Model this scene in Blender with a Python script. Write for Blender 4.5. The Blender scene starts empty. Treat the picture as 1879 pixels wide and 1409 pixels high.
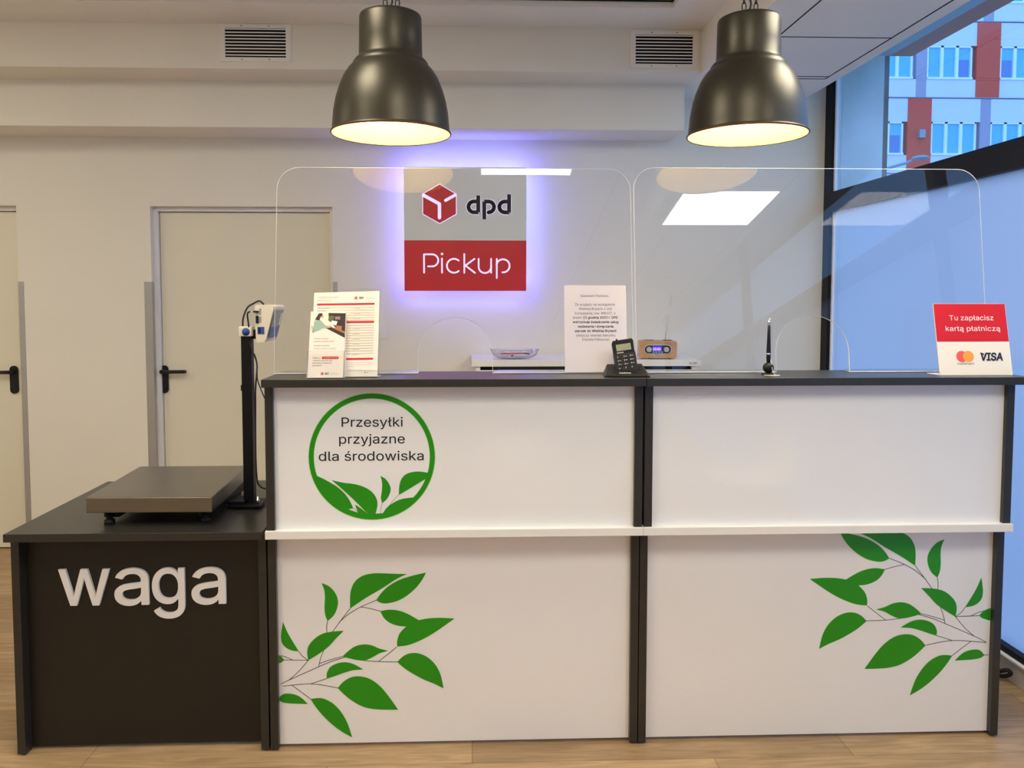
import bpy, math, random
from mathutils import Vector, Matrix
random.seed(4)
C = bpy.context.scene.collection
sc = bpy.context.scene
PI = math.pi

def lin(c):
    return tuple((x / 12.92 if x <= .04045 else ((x + .055) / 1.055) ** 2.4) for x in c)
def rgb(r, g, b):
    return lin((r / 255, g / 255, b / 255))

# ------------------------------------------------------------------ camera
cam = bpy.data.cameras.new('camera')
cam.sensor_fit = 'HORIZONTAL'; cam.sensor_width = 36
cam.lens = 36 * 1450 / 1879
cam.shift_x = (939.5 - 915) / 1879
cam.shift_y = -(704.5 - 625) / 1879
cam.clip_start = .05; cam.clip_end = 200
camo = bpy.data.objects.new('camera', cam); C.objects.link(camo)
camo.location = (0, 0, 1.5)
camo.rotation_euler = (PI / 2 - math.atan(80 / 1450), 0, -math.atan(50 / 1450))
sc.camera = camo

# ------------------------------------------------------------------ world, exposure
sc.view_settings.view_transform = 'Standard'
sc.view_settings.look = 'None'
sc.view_settings.gamma = 1
sc.view_settings.exposure = 1.72
sc.view_settings.use_curve_mapping = False
w = bpy.data.worlds.new('evening_sky'); sc.world = w; w.use_nodes = True
nt = w.node_tree; bg = nt.nodes['Background']
tc = nt.nodes.new('ShaderNodeTexCoord'); sp = nt.nodes.new('ShaderNodeSeparateXYZ'); rp = nt.nodes.new('ShaderNodeValToRGB')
nt.links.new(tc.outputs['Generated'], sp.inputs[0]); nt.links.new(sp.outputs['Z'], rp.inputs[0])
rp.color_ramp.elements[0].color = (.40, .62, 1.0, 1); rp.color_ramp.elements[1].color = (.16, .40, 1.0, 1)
nt.links.new(rp.outputs[0], bg.inputs[0]); bg.inputs[1].default_value = .78
sc.cycles.max_bounces = 10; sc.cycles.transparent_max_bounces = 16
sc.cycles.diffuse_bounces = 5
sc.cycles.sample_clamp_indirect = 4
LED = 6.6          # radiance of the ceiling light panels
BULB = 33.0        # radiance of the pendant bulbs
HALO = 5.5         # radiance of the strip behind the wall sign

# ------------------------------------------------------------------ materials
M = {}
def mat(name, col, rough=.5, metal=0, emit=None, es=0, var=0, vscale=8, bump=0, coat=0, spec=.5, alpha=1, stretch=(1, 1, 1)):
    m = bpy.data.materials.new(name); m.use_nodes = True; M[name] = m
    n = m.node_tree; b = n.nodes['Principled BSDF']
    b.inputs['Base Color'].default_value = (*col, 1); b.inputs['Roughness'].default_value = rough
    b.inputs['Metallic'].default_value = metal; b.inputs['Coat Weight'].default_value = coat
    b.inputs['Coat Roughness'].default_value = .03
    b.inputs['Specular IOR Level'].default_value = spec
    if emit: b.inputs['Emission Color'].default_value = (*emit, 1); b.inputs['Emission Strength'].default_value = es
    if var or bump:
        tcn = n.nodes.new('ShaderNodeTexCoord'); mp = n.nodes.new('ShaderNodeMapping'); nz = n.nodes.new('ShaderNodeTexNoise')
        mp.inputs['Scale'].default_value = stretch
        nz.inputs['Scale'].default_value = vscale; nz.inputs['Detail'].default_value = 5
        n.links.new(tcn.outputs['Object'], mp.inputs[0]); n.links.new(mp.outputs[0], nz.inputs['Vector'])
        if var:
            r = n.nodes.new('ShaderNodeValToRGB')
            r.color_ramp.elements[0].position = .3; r.color_ramp.elements[1].position = .7
            r.color_ramp.elements[0].color = (*[c * (1 - var) for c in col], 1)
            r.color_ramp.elements[1].color = (*[min(1, c * (1 + var)) for c in col], 1)
            n.links.new(nz.outputs['Fac'], r.inputs[0]); n.links.new(r.outputs[0], b.inputs['Base Color'])
        if bump:
            bp = n.nodes.new('ShaderNodeBump'); bp.inputs['Strength'].default_value = bump; bp.inputs['Distance'].default_value = .002
            n.links.new(nz.outputs['Fac'], bp.inputs['Height']); n.links.new(bp.outputs[0], b.inputs['Normal'])
    return m

def glassy(name, tint=(1, 1, 1), k=2.0, rough=0.0):
    m = bpy.data.materials.new(name); m.use_nodes = True; M[name] = m
    n = m.node_tree; n.nodes.clear()
    o = n.nodes.new('ShaderNodeOutputMaterial'); mx = n.nodes.new('ShaderNodeMixShader')
    t = n.nodes.new('ShaderNodeBsdfTransparent'); t.inputs[0].default_value = (*tint, 1)
    g = n.nodes.new('ShaderNodeBsdfGlossy'); g.inputs['Roughness'].default_value = rough
    f = n.nodes.new('ShaderNodeFresnel'); f.inputs[0].default_value = 1.47
    ge = n.nodes.new('ShaderNodeNewGeometry'); s = n.nodes.new('ShaderNodeMath'); s.operation = 'SUBTRACT'; s.inputs[0].default_value = 1
    mu = n.nodes.new('ShaderNodeMath'); mu.operation = 'MULTIPLY'; mk = n.nodes.new('ShaderNodeMath'); mk.operation = 'MULTIPLY'; mk.use_clamp = True
    mk.inputs[1].default_value = k
    n.links.new(ge.outputs['Backfacing'], s.inputs[1]); n.links.new(s.outputs[0], mu.inputs[0]); n.links.new(f.outputs[0], mu.inputs[1])
    n.links.new(mu.outputs[0], mk.inputs[0]); n.links.new(mk.outputs[0], mx.inputs[0])
    n.links.new(t.outputs[0], mx.inputs[1]); n.links.new(g.outputs[0], mx.inputs[2]); n.links.new(mx.outputs[0], o.inputs[0])
    return m

mat('wall_paint', rgb(233, 228, 214), .75, var=.012, vscale=2, bump=.06)
mat('ceiling_paint', rgb(238, 234, 224), .8, var=.012, vscale=3)
mat('door_paint', rgb(228, 222, 200), .45, var=.01, vscale=2)
mat('door_frame_paint', rgb(234, 232, 230), .35)
mat('graphite_laminate', rgb(47, 45, 41), .30, var=.08, vscale=60, bump=.08)
mat('graphite_panel', rgb(25, 23, 16), .45, var=.10, vscale=50, bump=.08)
mat('white_laminate', rgb(244, 243, 241), .3, coat=1.0, var=.008, vscale=3)
mat('ledge_white', rgb(240, 236, 228), .35, var=.008, vscale=4)
mat('letter_white', rgb(244, 240, 236), .4)
mat('green_print', rgb(34, 146, 10), .35, var=.05, vscale=5)
mat('green_halo', rgb(190, 236, 170), .35)
mat('black_print', (.012, .012, .012), .4)
mat('stem_print', rgb(40, 38, 26), .4)
mat('red_print', rgb(205, 28, 36), .3)
mat('pink_print', rgb(240, 150, 140), .4)
mat('grey_print', rgb(190, 186, 176), .4)
mat('band_print', rgb(200, 192, 172), .5)
mat('dark_grey_print', rgb(100, 98, 98), .4)
mat('paper', rgb(236, 228, 216), .7)
mat('paper_cool', rgb(232, 226, 232), .7)
mat('black_metal', (.004, .004, .005), .45, spec=.25)
mat('black_frame', (.006, .006, .008), .5, spec=.2)
mat('black_plastic', (.010, .010, .011), .42, spec=.3)
mat('black_rubber', (.01, .01, .01), .6)
mat('dark_gap', (.003, .003, .003), .9)
mat('steel', rgb(140, 136, 126), .30, metal=.95, var=.06, vscale=6, stretch=(1, 30, 1))
mat('aluminium', rgb(176, 174, 170), .45, metal=.55, var=.03)
mat('chrome', (.7, .7, .7), .12, metal=1)
mat('lamp_shell', rgb(66, 62, 52), .38, metal=.75, var=.03, vscale=90)
mat('lamp_rim', rgb(82, 58, 44), .4, metal=.5)
mat('lamp_lining', rgb(255, 240, 188), .6)
mat('bulb', (1, .8, .5), .3, emit=(1, .75, .35), es=BULB)
mat('led_panel', (1, 1, 1), .5, emit=(1.0, .935, .79), es=LED)
mat('sign_grey', rgb(220, 222, 214), .3, var=.01)
mat('sign_red', rgb(212, 34, 44), .25, var=.03, vscale=4)
mat('sign_black', rgb(16, 16, 18), .5, spec=.2)
mat('sign_glow', (.3, .3, .35), .5, emit=(.72, .64, 1.0), es=.30)
mat('halo_strip', (.3, .3, 1), .5, emit=(.22, .23, 1.0), es=HALO)
mat('device_white', rgb(222, 215, 196), .4)
mat('device_grey', rgb(150, 150, 150), .45)
mat('device_blue', rgb(50, 82, 150), .4)
mat('knob_blue', rgb(26, 60, 150), .35)
mat('wood_veneer', rgb(196, 150, 96), .5, var=.14, vscale=14, stretch=(.5, 1, 9))
mat('radio_side', rgb(206, 178, 140), .5, var=.05, vscale=10)
mat('silver_plastic', rgb(206, 204, 202), .35, metal=.3)
mat('radio_display', (.02, .01, .2), .3, emit=(.05, .02, .9), es=.35)
mat('radio_digits', (.2, .1, 1), .3, emit=(.22, .12, 1.0), es=1.6)
mat('lcd', rgb(150, 152, 130), .6, spec=.2)
mat('key_dark', rgb(44, 38, 32), .5, spec=.3)
mat('acrylic_edge', rgb(236, 238, 238), .25)  # opaque white stands in for the light that gathers in clear edges
mat('acrylic_tint', rgb(236, 230, 222), .2)
mat('shell_white', rgb(242, 240, 236), .35)
mat('leg_wood', rgb(190, 150, 100), .5, var=.1)
mat('outdoor_render', rgb(240, 244, 236), .85, var=.16, vscale=3, bump=1.0)
mat('outdoor_trim', rgb(120, 116, 110), .7, var=.2, vscale=5)
mat('canopy_brown', rgb(226, 130, 92), .7)
mat('canopy_grey', rgb(200, 200, 200), .7)
mat('facade_white', rgb(232, 226, 234), .8, var=.02, vscale=1)
mat('facade_grey', rgb(176, 160, 176), .8)
mat('facade_red', rgb(232, 78, 56), .8, var=.03, vscale=1)
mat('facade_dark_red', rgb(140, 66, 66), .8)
mat('facade_joint', rgb(150, 150, 170), .8)
mat('facade_frame', rgb(250, 250, 250), .6)
mat('facade_pane', rgb(96, 190, 216), .2)  # reflected sky is put into the pane colour
mat('facade_pane_dark', rgb(90, 130, 190), .2)
mat('asphalt', rgb(150, 150, 148), .9, var=.15, vscale=2)
mat('street_metal', rgb(150, 156, 164), .5, metal=.3)
mat('mc_red', rgb(236, 94, 84), .4); mat('mc_orange', rgb(250, 160, 70), .4); mat('visa_blue', rgb(28, 18, 60), .4)
mat('photo_dark', rgb(44, 30, 26), .5); mat('photo_wood', rgb(170, 110, 64), .5); mat('photo_teal', rgb(150, 178, 160), .5)
mat('photo_skin', rgb(214, 158, 130), .5); mat('photo_hair', rgb(58, 36, 34), .5); mat('photo_light', rgb(240, 228, 208), .5)
mat('photo_green', rgb(96, 96, 50), .5); mat('photo_mauve', rgb(150, 118, 124), .5)
glassy('acrylic', (1, 1, 1), 1.7)
glassy('window_glass', (.80, .93, 1.0), 2.0)
glassy('dish_glass', (.93, .93, .95), 3.0)

# frosted window film: lets daylight through scattered
m = bpy.data.materials.new('frosted_glass'); m.use_nodes = True; M['frosted_glass'] = m
n = m.node_tree; n.nodes.clear()
o = n.nodes.new('ShaderNodeOutputMaterial'); a = n.nodes.new('ShaderNodeAddShader'); tr = n.nodes.new('ShaderNodeBsdfTranslucent')
tr.inputs[0].default_value = (.40, .42, .46, 1)
g = n.nodes.new('ShaderNodeBsdfGlossy'); g.inputs['Roughness'].default_value = .0; g.inputs[0].default_value = (.09, .09, .09, 1)
df = n.nodes.new('ShaderNodeBsdfDiffuse'); df.inputs[0].default_value = (.07, .075, .08, 1)
a2 = n.nodes.new('ShaderNodeAddShader')
n.links.new(tr.outputs[0], a.inputs[0]); n.links.new(g.outputs[0], a.inputs[1])
n.links.new(a.outputs[0], a2.inputs[0]); n.links.new(df.outputs[0], a2.inputs[1]); n.links.new(a2.outputs[0], o.inputs[0])

# oak plank floor
m = bpy.data.materials.new('oak_planks'); m.use_nodes = True; M['oak_planks'] = m
n = m.node_tree; b = n.nodes['Principled BSDF']; b.inputs['Roughness'].default_value = .42
tcn = n.nodes.new('ShaderNodeTexCoord')
br = n.nodes.new('ShaderNodeTexBrick'); br.inputs['Scale'].default_value = 1
br.inputs['Brick Width'].default_value = 1.25; br.inputs['Row Height'].default_value = .19
br.inputs['Mortar Size'].default_value = .0012; br.offset = .37; br.inputs['Bias'].default_value = 0
br.inputs['Color1'].default_value = (*rgb(190, 160, 120), 1); br.inputs['Color2'].default_value = (*rgb(164, 136, 100), 1)
br.inputs['Mortar'].default_value = (*rgb(120, 96, 68), 1)
n.links.new(tcn.outputs['Object'], br.inputs['Vector'])
mp = n.nodes.new('ShaderNodeMapping'); mp.inputs['Scale'].default_value = (1.6, 16, 1)
nz = n.nodes.new('ShaderNodeTexNoise'); nz.inputs['Scale'].default_value = 2.2; nz.inputs['Detail'].default_value = 8; nz.inputs['Distortion'].default_value = 1.2
n.links.new(tcn.outputs['Object'], mp.inputs[0]); n.links.new(mp.outputs[0], nz.inputs['Vector'])
rm = n.nodes.new('ShaderNodeValToRGB'); rm.color_ramp.elements[0].position = .3; rm.color_ramp.elements[1].position = .72
rm.color_ramp.elements[0].color = (.66, .62, .56, 1); rm.color_ramp.elements[1].color = (1.12, 1.1, 1.08, 1)
mx = n.nodes.new('ShaderNodeMix'); mx.data_type = 'RGBA'; mx.blend_type = 'MULTIPLY'; mx.inputs[0].default_value = 1
n.links.new(nz.outputs['Fac'], rm.inputs[0]); n.links.new(br.outputs['Color'], mx.inputs[6]); n.links.new(rm.outputs[0], mx.inputs[7])
n.links.new(mx.outputs[2], b.inputs['Base Color'])

# ------------------------------------------------------------------ mesh helpers
class Frame:
    def __init__(s, o, u=(1, 0, 0), v=(0, 0, 1)):
        s.o = Vector(o); s.u = Vector(u).normalized(); s.v = Vector(v).normalized(); s.n = s.u.cross(s.v)
    def p(s, a, b, d=0):
        return s.o + s.u * a + s.v * b + s.n * d

def front(y):                      # a vertical plane that faces the room, coordinates are world x and z
    return Frame((0, y, 0))

_tc = {}
FONT = None
try:                                # the sans serif that ships with Blender; its built-in font if that is missing
    import os
    FONT = bpy.data.fonts.load(os.path.join(bpy.utils.system_resource('DATAFILES'), 'fonts', 'Inter.woff2'))
except Exception:
    FONT = None
def contours(body, shear=0):
    c = bpy.data.curves.new('t', 'FONT')
    if FONT: c.font = FONT
    c.body = body; c.size = 1; c.shear = shear
    o = bpy.data.objects.new('t', c); C.objects.link(o)
    dg = bpy.context.evaluated_depsgraph_get()
    cu = o.to_curve(dg); out = []
    for sp in cu.splines:
        P = []
        if sp.type == 'BEZIER':
            bp = sp.bezier_points; n = len(bp)
            for i in range(n):
                a, b = bp[i], bp[(i + 1) % n]
                p0, p1, p2, p3 = a.co, a.handle_right, b.handle_left, b.co
                straight = (p1 - p0).cross(p3 - p0).length < 1e-6 and (p2 - p0).cross(p3 - p0).length < 1e-6
                for k in range(1 if straight else 4):
                    t = k / 4
                    q = p0 * (1 - t) ** 3 + p1 * 3 * t * (1 - t) ** 2 + p2 * 3 * t * t * (1 - t) + p3 * t ** 3
                    P.append((q.x, q.y))
        else:
            P = [(p.co.x, p.co.y) for p in sp.points]
        Q = []
        for p in P:
            if not Q or math.hypot(p[0] - Q[-1][0], p[1] - Q[-1][1]) > 1e-5: Q.append(p)
        if len(Q) > 2: out.append(Q)
    o.to_curve_clear(); bpy.data.objects.remove(o); bpy.data.curves.remove(c)
    return out
def embolden(cs, e):
    tot = sum(sum(p[i - 1][0] * p[i][1] - p[i][0] * p[i - 1][1] for i in range(len(p))) for p in cs)
    sg_ = 1 if tot > 0 else -1; res = []
    for p in cs:
        n = len(p); q = []
        for i in range(n):
            a, b, c = p[i - 1], p[i], p[(i + 1) % n]
            d1 = Vector((b[0] - a[0], b[1] - a[1])).normalized(); d2 = Vector((c[0] - b[0], c[1] - b[1])).normalized()
            n1 = Vector((d1.y, -d1.x)) * sg_; n2 = Vector((d2.y, -d2.x)) * sg_
            m_ = n1 + n2
            if m_.length < .3: m_ = n1
            m_ = m_.normalized(); k = e / max(.5, m_.dot(n1)); q.append((b[0] + m_.x * k, b[1] + m_.y * k))
        res.append(q)
    return res
def fill(cs):
    """non-zero winding fill of closed contours, cut into trapezoids"""
    E = []
    for p in cs:
        for i in range(len(p)):
            (x0, y0), (x1, y1) = p[i - 1], p[i]
            y0 = round(y0, 5); y1 = round(y1, 5)
            if y0 != y1: E.append((x0, y0, x1, y1, 1) if y0 < y1 else (x1, y1, x0, y0, -1))
    ys = set()
    for e in E: ys.add(e[1]); ys.add(e[3])
    for i in range(len(E)):
        a = E[i]
        for b in E[i + 1:]:
            lo, hi = max(a[1], b[1]), min(a[3], b[3])
            if hi - lo < 1e-5: continue
            fa = lambda y, e: e[0] + (e[2] - e[0]) * (y - e[1]) / (e[3] - e[1])
            d0 = fa(lo, a) - fa(lo, b); d1 = fa(hi, a) - fa(hi, b)
            if d0 * d1 < 0: ys.add(round(lo + (hi - lo) * d0 / (d0 - d1), 5))
    ys = sorted(ys); V = []; Fc = []
    for y0, y1 in zip(ys, ys[1:]):
        if y1 - y0 < 1e-5: continue
        ym = (y0 + y1) / 2; L = []
        for e in E:
            if e[1] < ym < e[3]:
                g_ = (e[2] - e[0]) / (e[3] - e[1])
                L.append((e[0] + g_ * (ym - e[1]), e[0] + g_ * (y0 - e[1]), e[0] + g_ * (y1 - e[1]), e[4]))
        L.sort(); w_ = 0; st = None
        for l in L:
            was = w_; w_ += l[3]
            if was == 0 and w_ != 0: st = l
            elif was != 0 and w_ == 0:
                k = len(V); V += [(st[1], y0), (l[1], y0), (l[2], y1), (st[2], y1)]; Fc.append((k, k + 1, k + 2, k + 3))
    return V, Fc
def text2d(body, bold=0, shear=0):
    key = (body, bold, shear)
    if key in _tc: return _tc[key]
    V, Fc, O = [], [], []
    cs = contours(body, shear)
    # letters do not touch, so groups of contours that overlap sideways are filled together
    if bold: cs = embolden(cs, bold)
    gs = []
    for c in sorted(cs, key=lambda c: min(p[0] for p in c)):
        a, b = min(p[0] for p in c), max(p[0] for p in c)
        if gs and a < gs[-1][1]: gs[-1][0].append(c); gs[-1][1] = max(b, gs[-1][1])
        else: gs.append([[c], b])
    for g_, _ in gs:
        v, f_ = fill(g_); k = len(V); V += v; Fc += [tuple(k + i for i in q) for q in f_]; O += g_
    _tc[key] = (V, Fc, O); return _tc[key]
CAPH = max(p[1] for c in contours('H') for p in c)

class MB:
    def __init__(s): s.v = []; s.f = []; s.m = []; s.mats = []; s.sm = []
    def mi(s, name):
        if name not in s.mats: s.mats.append(name)
        return s.mats.index(name)
    def add(s, vs, fs, m, smooth=False):
        k = len(s.v); s.v += [Vector(v) for v in vs]; i = s.mi(m)
        for f in fs: s.f.append(tuple(k + a for a in f)); s.m.append(i); s.sm.append(smooth)
        return s
    def box(s, x0, x1, y0, y1, z0, z1, m):
        vs = [(x, y, z) for x in (x0, x1) for y in (y0, y1) for z in (z0, z1)]
        return s.add(vs, [(0, 1, 3, 2), (4, 6, 7, 5), (0, 4, 5, 1), (2, 3, 7, 6), (0, 2, 6, 4), (1, 5, 7, 3)], m)
    def fbox(s, fr, a0, a1, b0, b1, d0, d1, m):
        pts = [(a0, b0), (a1, b0), (a1, b1), (a0, b1)]
        return s.prism(pts, fr, d0, d1, m)
    def prism(s, pts, fr, d0, d1, m, side=None):
        n = len(pts)
        A = [fr.p(a, b, d1) for a, b in pts]; B = [fr.p(a, b, d0) for a, b in pts]
        s.add(A, [tuple(range(n))], m); s.add(B, [tuple(range(n - 1, -1, -1))], m)
        s.add(A + B, [(i, n + i, n + (i + 1) % n, (i + 1) % n) for i in range(n)], side or m)
        return s
    def flat(s, pts, fr, d, m):
        from mathutils.geometry import tessellate_polygon
        P = [Vector((a, b, 0)) for a, b in pts]
        tris = tessellate_polygon([P])
        out = []
        for t in tris:
            ar = (P[t[1]] - P[t[0]]).cross(P[t[2]] - P[t[0]]).z
            out.append(t if ar > 0 else (t[0], t[2], t[1]))
        return s.add([fr.p(a, b, d) for a, b in pts], out, m)
    def rect(s, a0, a1, b0, b1, fr, d, m):
        return s.add([fr.p(a0, b0, d), fr.p(a1, b0, d), fr.p(a1, b1, d), fr.p(a0, b1, d)], [(0, 1, 2, 3)], m)
    def disc(s, a, b, r, fr, d, m, n=20, rb=None):
        rb = rb or r
        return s.add([fr.p(a + r * math.cos(i * 2 * PI / n), b + rb * math.sin(i * 2 * PI / n), d) for i in range(n)], [tuple(range(n))], m)
    def cyl(s, a, b, r, fr, d0, d1, m, n=20):
        return s.prism([(a + r * math.cos(i * 2 * PI / n), b + r * math.sin(i * 2 * PI / n)) for i in range(n)], fr, d0, d1, m)
    def ring(s, a, b, r0, r1, fr, d, m, n=64):
        vs = []; fs = []
        for i in range(n):
            t = i * 2 * PI / n
            vs += [fr.p(a + r0 * math.cos(t), b + r0 * math.sin(t), d), fr.p(a + r1 * math.cos(t), b + r1 * math.sin(t), d)]
            j = (i + 1) % n; fs.append((2 * i, 2 * i + 1, 2 * j + 1, 2 * j))
        return s.add(vs, fs, m)
    def stroke(s, pts, wd, fr, d, m, cap=True):
        h = wd / 2
        for i in range(len(pts) - 1):
            (a, b), (c, e) = pts[i], pts[i + 1]; L = math.hypot(c - a, e - b) or 1e-9
            nx, ny = -(e - b) / L * h, (c - a) / L * h
            s.add([fr.p(a - nx, b - ny, d), fr.p(c - nx, e - ny, d), fr.p(c + nx, e + ny, d), fr.p(a + nx, b + ny, d)], [(0, 1, 2, 3)], m)
        for i, (a, b) in enumerate(pts):
            if cap or 0 < i < len(pts) - 1: s.disc(a, b, h, fr, d + (i % 2) * 1e-5, m, 10)
        return s
    def text(s, body, fr, x0, x1, base, cap, d, m, bold=0, shear=0, thick=0):
        vs, fs, outs = text2d(body, bold, shear)
        if not vs: return s
        mn = min(v[0] for v in vs); mxx = max(v[0] for v in vs)
        kx = (x1 - x0) / (mxx - mn); ky = cap / CAPH
        P = [fr.p(x0 + (a - mn) * kx, base + b * ky, d + thick) for a, b in vs]
        s.add(P, fs, m)
        if thick:
            for c in outs:
                A = [fr.p(x0 + (a - mn) * kx, base + b * ky, d + thick) for a, b in c]
                B = [fr.p(x0 + (a - mn) * kx, base + b * ky, d) for a, b in c]
                n = len(A); ccw = sum(c[i - 1][0] * c[i][1] - c[i][0] * c[i - 1][1] for i in range(n))
                s.add(A + B, [(i, i + n, (i + 1) % n + n, (i + 1) % n) for i in range(n)], m)
        return s
    def lathe(s, prof, c, m, n=32, axis='Z', smooth=True, cap=False, a0=0, a1=2 * PI):
        vs = []; fs = []; full = abs(a1 - a0 - 2 * PI) < 1e-6; k = n if full else n + 1
        for r, h in prof:
            for i in range(k):
                t = a0 + (a1 - a0) * i / n
                p = (r * math.cos(t), r * math.sin(t), h)
                if axis == 'Y': p = (p[0], h, p[1])
                if axis == 'X': p = (h, p[0], p[1])
                vs.append(Vector(p) + Vector(c))
        for j in range(len(prof) - 1):
            for i in range(n):
                i2 = (i + 1) % k; fs.append((j * k + i, j * k + i2, (j + 1) * k + i2, (j + 1) * k + i))
        return s.add(vs, fs, m, smooth)
    def tube(s, pts, r, m, n=8, smooth=True):
        P = [Vector(p) for p in pts]; vs = []; fs = []; up = None
        for i, p in enumerate(P):
            t = (P[min(i + 1, len(P) - 1)] - P[max(i - 1, 0)]).normalized()
            if up is None:
                up = Vector((0, 0, 1)) if abs(t.z) < .9 else Vector((1, 0, 0))
            sd = t.cross(up).normalized(); up = sd.cross(t).normalized()
            for k in range(n):
                a = k * 2 * PI / n; vs.append(p + sd * (r * math.cos(a)) + up * (r * math.sin(a)))
        for i in range(len(P) - 1):
            for k in range(n):
                k2 = (k + 1) % n; fs.append((i * n + k, i * n + k2, (i + 1) * n + k2, (i + 1) * n + k))
        fs.append(tuple(range(n - 1, -1, -1))); fs.append(tuple((len(P) - 1) * n + k for k in range(n)))
        return s.add(vs, fs, m, smooth)
    def sphere(s, c, r, m, n=16, sz=1):
        prof = [(max(r * math.sin(PI * i / n), 1e-5), -r * sz * math.cos(PI * i / n)) for i in range(n + 1)]
        return s.lathe(prof, c, m, n * 2)
    def build(s, name, parent=None, bevel=0, seg=2, local=False, offset=None, label=None, weld=False):
        me = bpy.data.meshes.new(name)
        off = Vector((0, 0, 0))
        if not local:
            if parent is not None:
                pp = parent
                while pp is not None: off += pp.location; pp = pp.parent
        loc = Vector((0, 0, 0))
        me.from_pydata([tuple(v - off) for v in s.v], [], s.f)
        for nm in s.mats: me.materials.append(M[nm])
        for p, i, sm in zip(me.polygons, s.m, s.sm): p.material_index = i; p.use_smooth = sm
        me.update()
        o = bpy.data.objects.new(name, me); C.objects.link(o); o.location = loc
        if parent is not None: o.parent = parent
        if bevel:
            md = o.modifiers.new('bevel', 'BEVEL'); md.width = bevel; md.segments = seg; md.limit_method = 'ANGLE'; md.angle_limit = .9
        if label: o['label'] = label
        return o

def thing(name, label, cat, loc, group=None, rot=(0, 0, 0)):
    o = bpy.data.objects.new(name, None); C.objects.link(o); o.location = loc; o.rotation_euler = rot
    o.empty_display_size = .1
    o['label'] = label; o['category'] = cat
    if group: o['group'] = group
    return o
def tag(o, label, cat, group=None):
    o['label'] = label; o['category'] = cat
    if group: o['group'] = group
    return o
def struct(mb, name, bevel=0):
    o = mb.build(name, None, bevel); o['kind'] = 'structure'; return o
def rrect(x0, x1, z0, z1, r, n=6):
    out = []
    for cx, cz, a in ((x1 - r, z0 + r, -PI / 2), (x1 - r, z1 - r, 0), (x0 + r, z1 - r, PI / 2), (x0 + r, z0 + r, PI)):
        out += [(cx + r * math.cos(a + PI / 2 * i / n), cz + r * math.sin(a + PI / 2 * i / n)) for i in range(n + 1)]
    return out
def arc(cx, cz, r, d0, d1, n=20):
    return [(cx + r * math.cos(math.radians(d0 + (d1 - d0) * i / n)), cz + r * math.sin(math.radians(d0 + (d1 - d0) * i / n))) for i in range(n + 1)]
def crom(pts, k=6):
    out = []
    for i in range(len(pts) - 1):
        p0 = pts[max(i - 1, 0)]; p1 = pts[i]; p2 = pts[i + 1]; p3 = pts[min(i + 2, len(pts) - 1)]
        for j in range(k):
            t = j / k
            out.append(tuple(.5 * (2 * p1[q] + (p2[q] - p0[q]) * t + (2 * p0[q] - 5 * p1[q] + 4 * p2[q] - p3[q]) * t * t
                                   + (3 * p1[q] - p0[q] - 3 * p2[q] + p3[q]) * t ** 3) for q in range(len(p1))))
    out.append(tuple(pts[-1])); return out
def clip_rect(poly, x0, x1, z0, z1):
    def cut(P, ins, inter):
        out = []
        for i in range(len(P)):
            a, b = P[i - 1], P[i]
            if ins(b):
                if not ins(a): out.append(inter(a, b))
                out.append(b)
            elif ins(a): out.append(inter(a, b))
        return out
    def ix(v): return lambda a, b: (v, a[1] + (b[1] - a[1]) * (v - a[0]) / (b[0] - a[0]))
    def iz(v): return lambda a, b: (a[0] + (b[0] - a[0]) * (v - a[1]) / (b[1] - a[1]), v)
    for ins, it in ((lambda p: p[0] >= x0, ix(x0)), (lambda p: p[0] <= x1, ix(x1)), (lambda p: p[1] >= z0, iz(z0)), (lambda p: p[1] <= z1, iz(z1))):
        if not poly: return []
        poly = cut(poly, ins, it)
    return poly

# ------------------------------------------------------------------ the room
XL, XR, YB, YF = -4.2, 2.12, 4.68, -4.6
struct(MB().box(XL, 2.30, YF, YB + .3, -.05, 0, 'oak_planks'), 'floor')
# back wall with two door niches
b = MB()
D1 = (-1.86, -.81); D2 = (-3.70, -2.62); DT = 2.026
b.box(D1[1], 2.16, YB, YB + .3, 0, 3.1, 'wall_paint')
b.box(D2[1], D1[0], YB, YB + .3, 0, 3.1, 'wall_paint')
b.box(XL, D2[0], YB, YB + .3, 0, 3.1, 'wall_paint')
b.box(D1[0], D1[1], YB, YB + .3, DT, 3.1, 'wall_paint')
b.box(D2[0], D2[1], YB, YB + .3, DT, 3.1, 'wall_paint')
b.box(D1[0], D1[1], YB + .16, YB + .3, 0, DT, 'wall_paint')
b.box(D2[0], D2[1], YB + .16, YB + .3, 0, DT, 'wall_paint')
struct(b, 'wall_back')
struct(MB().box(XL - .1, XL, YF, YB + .3, 0, 3.1, 'wall_paint'), 'wall_left')
struct(MB().box(XL, 2.30, YF - .1, YF, 0, 3.1, 'wall_paint'), 'wall_front')
struct(MB().box(2.105, 2.30, YF, YB, 0, .088, 'wall_paint'), 'wall_right')
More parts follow.
